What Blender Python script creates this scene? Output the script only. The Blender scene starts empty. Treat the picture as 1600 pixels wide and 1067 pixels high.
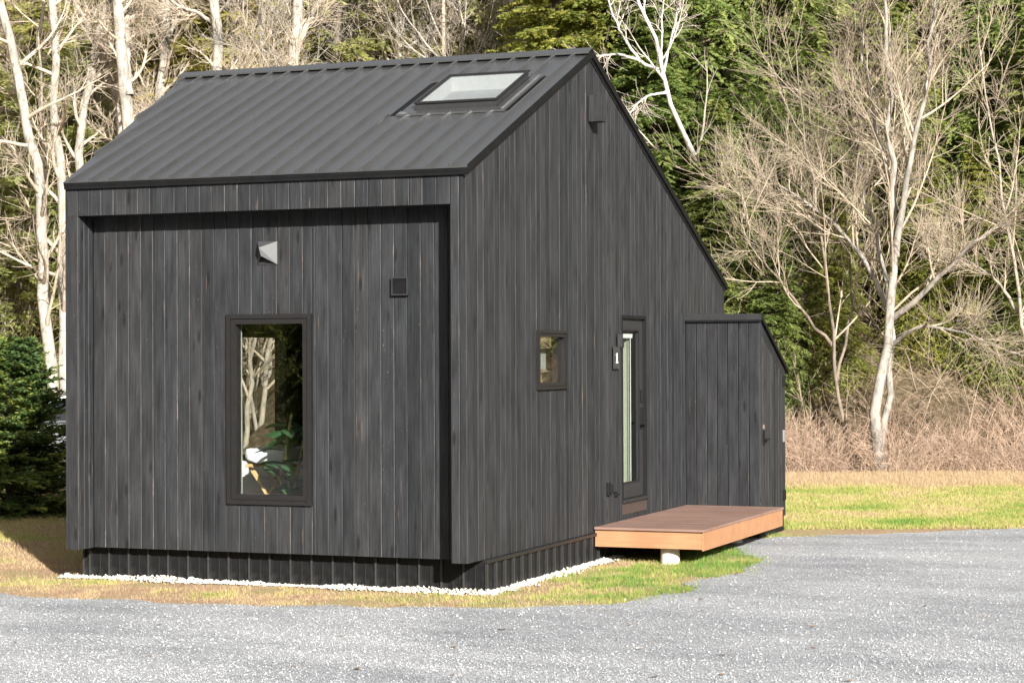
import bpy, bmesh, math, random
import numpy as np
from mathutils import Matrix, Vector
from mathutils.geometry import tessellate_polygon

random.seed(5)
rng = np.random.default_rng(11)
SC = bpy.context.scene
COL = SC.collection

# ------------------------------------------------------------------ camera
CAM = np.array([7.3979, -17.6177, 1.9289])
YAW, PIT, ROL, FPX = 0.3756, 0.0059, -0.0042, 3242.7
sy_, cy_ = math.sin(YAW), math.cos(YAW)
FW0 = np.array([-sy_, cy_, 0.0]); RT0 = np.array([cy_, sy_, 0.0]); UPZ = np.array([0, 0, 1.0])
fw = FW0 * math.cos(PIT) + UPZ * math.sin(PIT)
up = -FW0 * math.sin(PIT) + UPZ * math.cos(PIT)
rt = RT0 * math.cos(ROL) + up * math.sin(ROL)
up = -RT0 * math.sin(ROL) + up * math.cos(ROL)
cam_d = bpy.data.cameras.new('camera'); cam = bpy.data.objects.new('camera', cam_d); COL.objects.link(cam)
M = Matrix.Identity(4)
for i in range(3):
    M[i][0], M[i][1], M[i][2], M[i][3] = rt[i], up[i], -fw[i], CAM[i]
cam.matrix_world = M
cam_d.sensor_width = 36.0; cam_d.lens = FPX / 1600 * 36.0
cam_d.clip_start = 0.1; cam_d.clip_end = 2000
SC.camera = cam
# ------------------------------------------------------------------ sky, sun, exposure
SUN = np.array([0.88, -1.0, 0.56]); SUN /= np.linalg.norm(SUN)
W = bpy.data.worlds.new('World'); SC.world = W; W.use_nodes = True
wn = W.node_tree.nodes; bg = wn['Background']
sky = wn.new('ShaderNodeTexSky'); sky.sky_type = 'NISHITA'; sky.sun_disc = False
sky.sun_elevation = math.asin(SUN[2]); sky.sun_rotation = math.atan2(SUN[0], SUN[1])
sky.air_density = 1.0; sky.dust_density = 3.5; sky.ozone_density = 1.0
hs = wn.new('ShaderNodeHueSaturation'); hs.inputs['Saturation'].default_value = 0.28
W.node_tree.links.new(sky.outputs[0], hs.inputs['Color']); W.node_tree.links.new(hs.outputs[0], bg.inputs[0]); bg.inputs[1].default_value = 0.06
sl = bpy.data.lights.new('sun', 'SUN'); sl.energy = 5.0; sl.angle = math.radians(0.53); sl.color = (1.0, 0.965, 0.915)
so = bpy.data.objects.new('sun', sl); COL.objects.link(so)
so.rotation_euler = Vector(SUN).to_track_quat('Z', 'Y').to_euler(); so.location = (20, -25, 30)
SC.view_settings.view_transform = 'Standard'; SC.view_settings.look = 'None'
SC.view_settings.exposure = 1.3; SC.view_settings.gamma = 1.0
SC.render.engine = 'CYCLES'
SC.cycles.max_bounces = 5; SC.cycles.diffuse_bounces = 3; SC.cycles.transparent_max_bounces = 10


def ground_at(px, t):
    """ground-plan point: image column px at distance t along the view direction"""
    return CAM[:2] + FW0[:2] * t + RT0[:2] * (px - 800) / FPX * t


def world_at(px, py, t):
    d = fw + rt * (px - 800) / FPX + up * (533.5 - py) / FPX
    return CAM + d * t


# ------------------------------------------------------------------ node helpers
class NT:
    def __init__(s, name):
        s.m = bpy.data.materials.new(name); s.m.use_nodes = True
        s.t = s.m.node_tree; s.n = s.t.nodes; s.b = s.n['Principled BSDF']; s.out = s.n['Material Output']

    def link(s, a, b): s.t.links.new(a, b)

    def add(s, typ, **kw):
        nd = s.n.new(typ)
        for k, v in kw.items():
            if k.startswith('i_'):
                key = k[2:]; key = int(key) if key.isdigit() else key.replace('_', ' ')
                if hasattr(v, 'is_linked') or hasattr(v, 'links'): s.link(v, nd.inputs[key])
                else: nd.inputs[key].default_value = v
            else: setattr(nd, k, v)
        return nd

    def coord(s, scale=(1, 1, 1), kind='Object', offset=None):
        tc = s.add('ShaderNodeTexCoord'); mp = s.add('ShaderNodeMapping')
        mp.inputs['Scale'].default_value = scale
        src = tc.outputs[kind]
        if offset is not None:
            v = s.add('ShaderNodeVectorMath', operation='ADD'); s.link(src, v.inputs[0]); s.link(offset, v.inputs[1]); src = v.outputs[0]
        s.link(src, mp.inputs['Vector']); return mp.outputs[0]

    def noise(s, vec, scale=1.0, detail=3.0, rough=0.55):
        nd = s.add('ShaderNodeTexNoise'); s.link(vec, nd.inputs['Vector'])
        nd.inputs['Scale'].default_value = scale; nd.inputs['Detail'].default_value = detail; nd.inputs['Roughness'].default_value = rough
        return nd.outputs['Fac']

    def ramp(s, fac, stops):
        nd = s.add('ShaderNodeValToRGB'); el = nd.color_ramp.elements
        while len(el) < len(stops): el.new(0.5)
        for e, (p, c) in zip(el, stops):
            e.position = p; e.color = (c, c, c, 1) if isinstance(c, (int, float)) else (*c, 1)
        s.link(fac, nd.inputs[0]); return nd.outputs[0]

    def mix(s, fac, a, b, blend='MIX'):
        nd = s.add('ShaderNodeMix', data_type='RGBA', blend_type=blend)
        for sock, v in ((nd.inputs[0], fac), (nd.inputs[6], a), (nd.inputs[7], b)):
            if isinstance(v, (int, float)): sock.default_value = v if sock.type == 'VALUE' else (v, v, v, 1)
            elif isinstance(v, tuple): sock.default_value = (*v, 1)
            else: s.link(v, sock)
        return nd.outputs[2]

    def math(s, op, a, b=0.0):
        nd = s.add('ShaderNodeMath', operation=op)
        for sock, v in ((nd.inputs[0], a), (nd.inputs[1], b)):
            if isinstance(v, (int, float)): sock.default_value = v
            else: s.link(v, sock)
        return nd.outputs[0]

    def bump(s, h, strength=0.3, dist=0.01):
        nd = s.add('ShaderNodeBump'); nd.inputs['Strength'].default_value = strength; nd.inputs['Distance'].default_value = dist
        s.link(h, nd.inputs['Height']); s.link(nd.outputs[0], s.b.inputs['Normal'])

    def base(s, c):
        if isinstance(c, tuple): s.b.inputs['Base Color'].default_value = (*c, 1)
        else: s.link(c, s.b.inputs['Base Color'])

    def rough(s, r, spec=0.5, metal=0.0):
        if isinstance(r, (int, float)): s.b.inputs['Roughness'].default_value = r
        else: s.link(r, s.b.inputs['Roughness'])
        s.b.inputs['Specular IOR Level'].default_value = spec; s.b.inputs['Metallic'].default_value = metal


def simple(name, col, rough=0.6, spec=0.4, metal=0.0, var=0.15, scale=8.0):
    m = NT(name); v = m.coord((scale,) * 3); f = m.noise(v, 1.0, 4)
    a = tuple(c * (1 - var) for c in col); b = tuple(min(1, c * (1 + var)) for c in col)
    m.base(m.ramp(f, [(0.3, a), (0.7, b)])); m.rough(rough, spec, metal); return m.m


def dark_wood():
    m = NT('charred_wood')
    oi = m.add('ShaderNodeObjectInfo')
    off = m.add('ShaderNodeVectorMath', operation='SCALE'); off.inputs[0].default_value = (37.0, 13.0, 71.0); m.link(oi.outputs['Random'], off.inputs['Scale'])
    o = off.outputs[0]
    grain = m.noise(m.coord((70, 70, 1.6), offset=o), 1.0, 5, 0.6)
    blot = m.noise(m.coord((9, 9, 2.2), offset=o), 1.0, 4, 0.6)
    c1 = m.ramp(grain, [(0.25, (0.0122, 0.0127, 0.0137)), (0.5, (0.0212, 0.0220, 0.0235)), (0.78, (0.033, 0.0341, 0.0362))])
    c2 = m.ramp(blot, [(0.25, 0.55), (0.52, 1.0), (0.8, 1.5)])
    c = m.mix(1.0, c1, c2, 'MULTIPLY')
    rw = m.ramp(oi.outputs['Random'], [(0.0, (0.72, 0.75, 0.78)), (0.2, (1.10, 1.06, 1.03)), (0.4, (0.88, 0.90, 0.92)), (0.6, (1.05, 1.06, 1.08)), (0.8, (1.24, 1.19, 1.15)), (1.0, (0.92, 0.94, 0.97))])
    c = m.mix(1.0, c, rw, 'MULTIPLY')
    # knots
    vo = m.add('ShaderNodeTexVoronoi', feature='F1'); m.link(m.coord((8, 8, 2.0), offset=o), vo.inputs['Vector']); vo.inputs['Scale'].default_value = 1.0
    kn = m.ramp(vo.outputs['Distance'], [(0.08, 1.0), (0.19, 0.0)])
    c = m.mix(m.math('MULTIPLY', kn, 0.8), c, (0.006, 0.006, 0.006))
    # worn pale specks and raw streaks
    sp = m.noise(m.coord((95, 95, 22), offset=o), 1.0, 3, 0.6)
    spm = m.ramp(sp, [(0.69, 0.0), (0.75, 1.0)])
    gate = m.ramp(m.noise(m.coord((6, 6, 1.1), offset=o), 1.0, 2), [(0.48, 0.0), (0.62, 1.0)])
    c = m.mix(m.math('MULTIPLY', m.math('MULTIPLY', spm, gate), 0.8), c, (0.20, 0.19, 0.18))
    st = m.noise(m.coord((120, 120, 2.3), offset=o), 1.0, 2, 0.5)
    stm = m.ramp(st, [(0.70, 0.0), (0.75, 1.0)])
    gate2 = m.ramp(m.noise(m.coord((3, 3, 0.9), offset=o), 1.0, 2), [(0.50, 0.0), (0.62, 1.0)])
    c = m.mix(m.math('MULTIPLY', m.math('MULTIPLY', stm, gate2), 0.7), c, (0.25, 0.165, 0.12))
    # worn arrises
    at = m.add('ShaderNodeAttribute', attribute_name='edge')
    wear = m.ramp(m.noise(m.coord((20, 20, 3.0), offset=o), 1.0, 4, 0.7), [(0.36, (0.022, 0.022, 0.022)), (0.60, (0.062, 0.059, 0.058)), (0.78, (0.27, 0.185, 0.135))])
    c = m.mix(m.math('MULTIPLY', at.outputs['Fac'], 0.85), c, wear)
    m.base(c)
    m.rough(m.ramp(grain, [(0.2, 0.55), (0.8, 0.75)]), 0.2)
    m.bump(grain, 0.35, 0.004); return m.m


def metal(name, col, rough=0.42, dust=0.0, spec=.6):
    m = NT(name); v = m.coord((2.2, 2.2, 2.2)); f = m.noise(v, 1.0, 5, 0.65)
    c = m.ramp(f, [(0.3, tuple(x * 0.86 for x in col)), (0.7, tuple(x * 1.12 for x in col))])
    sp = m.ramp(m.noise(m.coord((60, 60, 60)), 1.0, 2), [(0.755, 0.0), (0.79, 1.0)])
    c = m.mix(m.math('MULTIPLY', sp, 0.6), c, (0.32, 0.32, 0.31))
    if dust:
        tc = m.add('ShaderNodeTexCoord'); sx = m.add('ShaderNodeSeparateXYZ'); m.link(tc.outputs['Object'], sx.inputs[0])
        g = m.ramp(sx.outputs['Z'], [(0.0, 1.0), (0.16, 0.25), (0.3, 0.05)])
        nz = m.ramp(m.noise(m.coord((14, 14, 6)), 1.0, 4, 0.7), [(0.42, 0.0), (0.7, 1.0)])
        c = m.mix(m.math('MULTIPLY', m.math('MULTIPLY', g, nz), dust), c, (0.36, 0.35, 0.33))
    m.base(c); m.rough(m.ramp(f, [(0.3, rough - 0.06), (0.7, rough + 0.1)]), spec); return m.m


def glass(name, tint=(0.93, 0.97, 0.95)):
    m = NT(name); m.n.remove(m.b)
    tr = m.add('ShaderNodeBsdfTransparent'); tr.inputs[0].default_value = (*tint, 1)
    gl = m.add('ShaderNodeBsdfGlossy'); gl.inputs['Roughness'].default_value = 0.0
    lw = m.add('ShaderNodeLayerWeight')                 # Schlick reflectance, the same on both faces of the pane
    f2 = m.math('ADD', m.math('MULTIPLY', m.math('POWER', lw.outputs['Facing'], 5.0), .95), .042)
    lw.inputs['Blend'].default_value = 0.5
    mx = m.add('ShaderNodeMixShader'); m.link(f2, mx.inputs[0]); m.link(tr.outputs[0], mx.inputs[1]); m.link(gl.outputs[0], mx.inputs[2])
    m.link(mx.outputs[0], m.out.inputs['Surface']); return m.m


def foliage(name, dark, mid, light, trans=0.25, scale=0.7):
    m = NT(name)
    oi = m.add('ShaderNodeObjectInfo')
    at = m.add('ShaderNodeAttribute', attribute_name='tone')
    n = m.noise(m.coord((scale,) * 3, offset=oi.outputs['Location']), 1.0, 3)
    f = m.math('ADD', m.math('MULTIPLY', at.outputs['Fac'], 0.55), m.math('MULTIPLY', n, 0.5))
    c = m.ramp(f, [(0.22, dark), (0.5, mid), (0.8, light)])
    rw = m.ramp(oi.outputs['Random'], [(0.0, (0.85, 0.95, 0.9)), (0.5, (1.0, 1.0, 1.0)), (1.0, (1.18, 1.06, 0.85))])
    c = m.mix(1.0, c, rw, 'MULTIPLY')
    m.base(c); m.rough(0.6, 0.25)
    tl = m.add('ShaderNodeBsdfTranslucent'); m.link(c, tl.inputs[0])
    mx = m.add('ShaderNodeMixShader'); mx.inputs[0].default_value = trans
    m.link(m.b.outputs[0], mx.inputs[1]); m.link(tl.outputs[0], mx.inputs[2]); m.link(mx.outputs[0], m.out.inputs['Surface'])
    return m.m


def bark(name, dark, light, scale=14.0, bands=False):
    m = NT(name)
    n = m.noise(m.coord((scale, scale, scale * (1.6 if bands else 0.4))), 1.0, 5, 0.65)
    c = m.ramp(n, [(0.3, dark), (0.48, tuple((a + 2 * b) / 3 for a, b in zip(dark, light))), (0.7, light)])
    big = m.ramp(m.noise(m.coord((2.5, 2.5, 1.6)), 1.0, 5, .65), [(0.32, (0.52, 0.54, 0.53)), (0.5, (.95, .93, .90)), (0.7, (1.12, 1.08, 1.02))])
    c = m.mix(1.0, c, big, 'MULTIPLY')
    m.base(c); m.rough(0.85, 0.2); m.bump(n, 0.5, 0.02); return m.m


MAT = {}
MAT['wood'] = dark_wood()
MAT['roof'] = metal('roof_metal', (0.036, 0.036, 0.0355), 0.35)
for _n in MAT['roof'].node_tree.nodes:
    if _n.type == 'BSDF_PRINCIPLED': _n.inputs['Coat Weight'].default_value = .9; _n.inputs['Coat Roughness'].default_value = .36; _n.inputs['Coat IOR'].default_value = 1.9
MAT['trim'] = simple('black_trim', (0.008, 0.008, 0.0083), 0.5, 0.1, var=0.2)
MAT['skirt'] = metal('skirt_metal', (0.0095, 0.0095, 0.0098), 0.38, dust=0.3, spec=.12)
MAT['rib_highlight'] = metal('rib_highlight_metal', (0.034, 0.034, 0.034), 0.40, dust=0.3, spec=.2)  # paler than the skirt sheet: edge highlights of the ribs painted as colour
MAT['frame'] = simple('window_frame_paint', (0.0135, 0.0125, 0.0125), 0.42, 0.3, var=0.1)
MAT['black'] = simple('flat_black', (0.007, 0.007, 0.007), 0.7, 0.2)
MAT['glass'] = glass('window_glass', (0.95, 0.965, 0.955))
MAT['white'] = simple('white_paint', (0.62, 0.62, 0.60), 0.6, 0.3, var=0.03)
MAT['linen'] = simple('white_linen', (0.72, 0.73, 0.72), 0.9, 0.1, var=0.06)
MAT['dark_int'] = simple('dark_interior', (0.035, 0.033, 0.032), 0.8, 0.2)
MAT['sage'] = simple('sage_paint', (0.33, 0.36, 0.265), 0.7, 0.2, var=0.03)
MAT['pine'] = simple('pine_timber', (0.55, 0.36, 0.18), 0.6, 0.3, scale=20)
MAT['steel'] = simple('galvanised_steel', (0.45, 0.46, 0.47), 0.38, 0.6, metal=0.6)
MAT['mesh_grey'] = simple('dark_grey_metal', (0.022, 0.0222, 0.0228), 0.5, 0.3)
MAT['plate'] = simple('plate_grey', (0.034, 0.035, 0.036), 0.5, 0.3)
def thin_cloth(name, col):
    m = NT(name); m.base(col); m.rough(.9, .1); tl = m.add('ShaderNodeBsdfTranslucent'); tl.inputs[0].default_value = (*col, 1)
    mx = m.add('ShaderNodeMixShader'); mx.inputs[0].default_value = .6
    m.link(m.b.outputs[0], mx.inputs[1]); m.link(tl.outputs[0], mx.inputs[2]); m.link(mx.outputs[0], m.out.inputs['Surface']); return m.m


MAT['cloth'] = thin_cloth('thin_blind_cloth', (.80, .86, .82))
MAT['blind'] = simple('blind_fabric', (0.66, 0.67, 0.66), 0.85, 0.1, var=0.03)

# ------------------------------------------------------------------ object helpers


def tag(o, label=None, cat=None, group=None, kind=None):
    if label: o['label'] = label
    if cat: o['category'] = cat
    if group: o['group'] = group
    if kind: o['kind'] = kind
    return o


def empty(name, loc=(0, 0, 0), rz=0.0):
    o = bpy.data.objects.new(name, None); COL.objects.link(o); o.location = loc; o.rotation_euler = (0, 0, rz)
    o.empty_display_size = 0.2; return o


def link(name, me, mat, parent=None, loc=None, rz=0.0):
    o = bpy.data.objects.new(name, me); COL.objects.link(o)
    if mat is not None and len(me.materials) == 0: me.materials.append(mat)
    if parent is not None: o.parent = parent
    if loc is not None: o.location = loc
    o.rotation_euler = (0, 0, rz); return o


def np_mesh(name, V, F, smooth=False, tone=None, attr='tone'):
    V = np.asarray(V, np.float32); F = np.asarray(F, np.int32); k = F.shape[1]
    me = bpy.data.meshes.new(name)
    me.vertices.add(len(V)); me.vertices.foreach_set('co', V.ravel())
    me.loops.add(F.size); me.loops.foreach_set('vertex_index', F.ravel())
    me.polygons.add(len(F)); me.polygons.foreach_set('loop_start', np.arange(0, F.size, k, dtype=np.int32))
    me.polygons.foreach_set('loop_total', np.full(len(F), k, np.int32))
    if smooth: me.polygons.foreach_set('use_smooth', np.ones(len(F), bool))
    me.update(calc_edges=True)
    if tone is not None:
        a = me.attributes.new(attr, 'FLOAT', 'POINT'); a.data.foreach_set('value', np.asarray(tone, np.float32))
    return me


def poly_mesh(name, V, F):
    me = bpy.data.meshes.new(name); me.from_pydata([tuple(v) for v in V], [], [tuple(f) for f in F]); me.update(); return me


def box_vf(x0, x1, y0, y1, z0, z1):
    V = [(x0, y0, z0), (x1, y0, z0), (x1, y1, z0), (x0, y1, z0), (x0, y0, z1), (x1, y0, z1), (x1, y1, z1), (x0, y1, z1)]
    F = [(0, 3, 2, 1), (4, 5, 6, 7), (0, 1, 5, 4), (1, 2, 6, 5), (2, 3, 7, 6), (3, 0, 4, 7)]
    return V, F


class MB:
    """gathers shapes into one mesh"""
    def __init__(s): s.bm = bmesh.new()

    def box(s, x0, x1, y0, y1, z0, z1):
        V, F = box_vf(x0, x1, y0, y1, z0, z1); vs = [s.bm.verts.new(v) for v in V]
        for f in F: s.bm.faces.new([vs[i] for i in f])
        return s

    def prism(s, pts, axis, a, b):
        """closed outline pts (2D) swept along axis from a to b"""
        def P(p, h):
            return {'x': (h, p[0], p[1]), 'y': (p[0], h, p[1]), 'z': (p[0], p[1], h)}[axis]
        A = [s.bm.verts.new(P(p, a)) for p in pts]; B = [s.bm.verts.new(P(p, b)) for p in pts]
        n = len(pts)
        s.bm.faces.new(A); s.bm.faces.new(B[::-1])
        for i in range(n): s.bm.faces.new([A[i], B[i], B[(i + 1) % n], A[(i + 1) % n]])
        return s

    def cyl(s, c, r, h, axis='z', n=20, r2=None):
        r2 = r if r2 is None else r2
        bmesh.ops.create_cone(s.bm, cap_ends=True, segments=n, radius1=r, radius2=r2, depth=h,
                              matrix=Matrix.Translation(c) @ {'z': Matrix.Identity(4), 'x': Matrix.Rotation(math.pi / 2, 4, 'Y'), 'y': Matrix.Rotation(-math.pi / 2, 4, 'X')}[axis])
        return s

    def hexa(s, A, B):
        """two quads joined"""
        a = [s.bm.verts.new(p) for p in A]; b = [s.bm.verts.new(p) for p in B]
        s.bm.faces.new(a); s.bm.faces.new(b[::-1])
        for i in range(4): s.bm.faces.new([a[i], b[i], b[(i + 1) % 4], a[(i + 1) % 4]])
        return s

    def build(s, name, mat, parent=None, bevel=0.0, loc=None, rz=0.0, smooth=False, seg=1):
        bmesh.ops.recalc_face_normals(s.bm, faces=s.bm.faces)
        if bevel > 0:
            bmesh.ops.bevel(s.bm, geom=list(s.bm.edges), offset=bevel, segments=seg, affect='EDGES', profile=0.5, clamp_overlap=True)
        me = bpy.data.meshes.new(name); s.bm.to_mesh(me); s.bm.free()
        if smooth:
            for p in me.polygons: p.use_smooth = True
        return link(name, me, mat, parent, loc, rz)


def boxo(name, x0, x1, y0, y1, z0, z1, mat, parent=None, bevel=0.0):
    return MB().box(x0, x1, y0, y1, z0, z1).build(name, mat, parent, bevel)


def board(name, w, zb, zt0, zt1, th, mat, parent, loc, rz, c=0.006, gap=0.0015, zb1=None, wear=1.0):
    """vertical board, width along local X from 0 to w, outer face at local y=0, thickness th behind it"""
    h = w / 2 - gap; dy = random.uniform(-0.0015, 0.0015)
    prof = [(-h, th), (-h, c + dy), (-h + c, dy), (h - c, dy), (h, c + dy), (h, th)]
    zb1 = zb if zb1 is None else zb1
    zt = lambda x: zt0 + (zt1 - zt0) * (x + w / 2) / w
    zo = lambda x: zb + (zb1 - zb) * (x + w / 2) / w
    V = [(x, y, zo(x)) for x, y in prof] + [(x, y, zt(x)) for x, y in prof]
    F = [(i, (i + 1) % 6, 6 + (i + 1) % 6, 6 + i) for i in range(6)] + [(5, 4, 3, 2, 1, 0), (6, 7, 8, 9, 10, 11)]
    me = poly_mesh(name, V, F)
    a = me.attributes.new('edge', 'FLOAT', 'FACE'); vals = [0.0] * len(F); vals[1] = random.choice((0, 0, .3, .8)); vals[3] = random.choice((0, .25, .6, 1.0)) * wear; a.data.foreach_set('value', vals)
    return link(name, me, mat, parent, loc, rz)


# ------------------------------------------------------------------ numbers of the place
GZ = -0.33
Wd = 4.3327; SPL = (4.9957 - 4.3327) / 3.4521      # the left wall splays outwards to the back
YR, ZR, ZT = 3.4521, 5.1925, 3.693
D, ZRE = 8.7338, 2.8549
SF = (ZR - ZT) / YR; SR = (ZR - ZRE) / (D - YR)
DP, DS = 0.27, 0.4218                               # recess of the front panel, of the front skirt
XL, XJ, ZH = 4.187, 0.162, 3.3145


def left_x(y): return -Wd - SPL * y


def roof_z(y): return ZT + SF * y if y <= YR else ZR - SR * (y - YR)


# ------------------------------------------------------------------ terrain
def vnoise(x, y, sc, seed):
    r = np.random.default_rng(seed); L = r.random((64, 64))
    u = np.asarray(x, float) / sc + 1000; v = np.asarray(y, float) / sc + 1000
    i = np.floor(u).astype(int); j = np.floor(v).astype(int); a = u - i; b = v - j
    a = a * a * (3 - 2 * a); b = b * b * (3 - 2 * b); i0, i1, j0, j1 = i % 64, (i + 1) % 64, j % 64, (j + 1) % 64
    return (L[i0, j0] * (1 - a) + L[i1, j0] * a) * (1 - b) + (L[i0, j1] * (1 - a) + L[i1, j1] * a) * b


def sstep(a, b, x):
    k = np.clip((x - a) / (b - a), 0, 1); return k * k * (3 - 2 * k)


def terrain(x, y):
    x = np.asarray(x, float); y = np.asarray(y, float)
    t = (x - CAM[0]) * FW0[0] + (y - CAM[1]) * FW0[1]; s = (x - CAM[0]) * RT0[0] + (y - CAM[1]) * RT0[1]
    t0 = 38.8 + 8.0 * sstep(-3.0, -8.5, s) if False else 38.8 + 8.0 * (1 - sstep(-8.5, -3.0, s))
    k = np.maximum(t - t0, 0)
    h = 0.78 * (np.sqrt(k * k + 1.5) - math.sqrt(1.5))
    h = np.where(t > t0, h, 0); h = 26 * (1 - np.exp(-h / 26)) * 1.0
    rr = np.hypot(x, y); h = np.maximum(h, 46 * sstep(55, 230, rr) * (t < 20))  # unseen hills added around and behind the camera to block low sky light
    h = h + sstep(0, 6, k) * (vnoise(x, y, 3.0, 3) - 0.5) * 1.2
    return GZ + h


gx = np.concatenate([np.linspace(-420, -70, 12), np.arange(-64, 40, 1.0), np.linspace(46, 420, 12)])
gy = np.concatenate([np.linspace(-420, -40, 12), np.arange(-34, 64, 1.0), np.linspace(70, 420, 12)])
XX, YY = np.meshgrid(gx, gy, indexing='ij'); ZZ = terrain(XX, YY)
nx, ny = XX.shape; idx = np.arange(nx * ny).reshape(nx, ny)
F = np.stack([idx[:-1, :-1], idx[1:, :-1], idx[1:, 1:], idx[:-1, 1:]], -1).reshape(-1, 4)
m = NT('lawn_and_litter')
n1 = m.noise(m.coord((0.55,) * 3), 1.0, 5, 0.6); n2 = m.noise(m.coord((18,) * 3), 1.0, 4, 0.7)
c = m.ramp(n1, [(0.30, (0.27, 0.18, 0.12)), (0.46, (0.37, 0.26, 0.16)), (0.58, (0.31, 0.27, 0.12)), (0.75, (0.34, 0.24, 0.155))])
c = m.mix(1.0, c, m.ramp(n2, [(0.25, 0.55), (0.75, 1.35)]), 'MULTIPLY')
geo = m.add('ShaderNodeTexCoord'); sx = m.add('ShaderNodeSeparateXYZ'); m.link(geo.outputs['Object'], sx.inputs[0])
lit = m.ramp(m.noise(m.coord((7,) * 3), 1.0, 5, 0.7), [(0.3, (0.05, 0.038, 0.024)), (0.55, (0.12, 0.09, 0.056)), (0.75, (0.26, 0.19, 0.125))])
c = m.mix(m.ramp(m.math('ADD', sx.outputs['Z'], 0.3), [(0.05, 0.0), (0.3, 1.0)]), c, lit)
m.base(c); m.rough(0.95, 0.1); m.bump(n2, 0.8, 0.03)
MAT['ground'] = m.m
g = link('ground', np_mesh('ground', np.stack([XX, YY, ZZ], -1).reshape(-1, 3), F, True), MAT['ground']); tag(g, kind='structure')

# gravel drive
OUT = [(-40, -7), (-12, -2.6), (-7, -1.5), (-4.3, -1.12), (-2.87, -1.17), (-1.75, -1.05), (-.7, -.86), (.09, -.62), (.9, -.36), (1.45, .15), (1.66, 1.1), (1.62, 2.1), (1.80, 3.3),
       (1.62, 4.5), (1.15, 5.2), (.8, 5.8), (.6, 6.6), (1.2, 7.35), (2.4, 8.35), (3.74, 9.45), (6, 11.2), (14, 16), (40, 24), (60, -60), (-60, -60)]


def wobble(P, step=0.07, amp=0.13):
    R = []
    for (x0, y0), (x1, y1) in zip(P, P[1:] + P[:1]):
        L = math.hypot(x1 - x0, y1 - y0); n = max(1, int(L / step)) if max(abs(x0), abs(x1), abs(y0), abs(y1)) < 13 else 1
        for k in range(n):
            u = k / n; x = x0 + (x1 - x0) * u; y = y0 + (y1 - y0) * u
            if n > 1:
                a = (vnoise(x, y, 0.5, 21) - 0.5) * 2.2 + (vnoise(x, y, 0.16, 22) - 0.5)
                x += -(y1 - y0) / L * a * amp; y += (x1 - x0) / L * a * amp
            R.append((float(x), float(y)))
    return R


GP = wobble(OUT)


def inside(P, x, y):
    r = np.zeros(len(x), bool); P = np.array(P); Q = np.roll(P, -1, 0)
    for (x0, y0), (x1, y1) in zip(P, Q):
        c = ((y0 > y) != (y1 > y))
        if y1 != y0: r ^= c & (x < (x1 - x0) * (y - y0) / (y1 - y0) + x0)
    return r


def stony(name, lo, mid, hi, cell):
    m = NT(name)
    at = m.add('ShaderNodeAttribute', attribute_name='tone')
    mpb = m.coord((0.42, 1.0, 1)); mpb.node.inputs['Rotation'].default_value = (0, 0, -.38); big = m.noise(mpb, 1.0, 7, 0.68)
    vo = m.add('ShaderNodeTexVoronoi'); m.link(m.coord((cell,) * 3), vo.inputs['Vector']); vo.inputs['Scale'].default_value = 1.0
    sp = m.add('ShaderNodeSeparateColor'); m.link(vo.outputs['Color'], sp.inputs[0])
    f = m.math('ADD', sp.outputs[0], at.outputs['Fac']) if cell > 1 else at.outputs['Fac']
    c = m.ramp(f, [(0.05, lo), (0.5, mid), (0.97, hi)])
    c = m.mix(1.0, c, m.ramp(big, [(0.34, (0.76, 0.765, 0.78)), (0.5, (1.0, 1.0, 1.0)), (0.66, (1.22, 1.215, 1.20))]), 'MULTIPLY')
    m.base(c); m.rough(0.85, 0.25); return m, vo


m, vo = stony('gravel_bed', (0.22, 0.225, 0.233), (0.335, 0.341, 0.352), (0.46, 0.465, 0.475), 75)
m.bump(vo.outputs['Distance'], 0.9, -0.02); MAT['gravel_bed'] = m.m
m, vo = stony('gravel_stone', (0.20, 0.205, 0.215), (0.36, 0.367, 0.38), (0.60, 0.606, 0.62), 0.01); MAT['gravel'] = m.m
tri = tessellate_polygon([[Vector((x, y, 0)) for x, y in GP]])
o = link('gravel_drive', poly_mesh('gravel_drive', [(x, y, GZ + 0.008) for x, y in GP], tri), MAT['gravel_bed']); tag(o, kind='structure')
bm = bmesh.new(); bm.from_mesh(o.data); bmesh.ops.recalc_face_normals(bm, faces=bm.faces)
if sum(f.normal.z for f in bm.faces) < 0: bmesh.ops.reverse_faces(bm, faces=bm.faces)
bm.to_mesh(o.data); bm.free()


def in_frame(x, y, z=GZ, margin=60):
    d = np.stack([x - CAM[0], y - CAM[1], np.full_like(x, z) - CAM[2]], -1)
    t = d @ fw; u = 800 + FPX * (d @ rt) / t; v = 533.5 - FPX * (d @ up) / t
    return (t > 1) & (u > -margin) & (u < 1600 + margin) & (v > -margin) & (v < 1067 + margin)


OCT = np.array([(1, 0, 0), (0, 1, 0), (-1, 0, 0), (0, -1, 0), (0, 0, 1), (0, 0, -0.6)], float)
OCF = np.array([(0, 1, 4), (1, 2, 4), (2, 3, 4), (3, 0, 4), (1, 0, 5), (2, 1, 5), (3, 2, 5), (0, 3, 5)])


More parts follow.
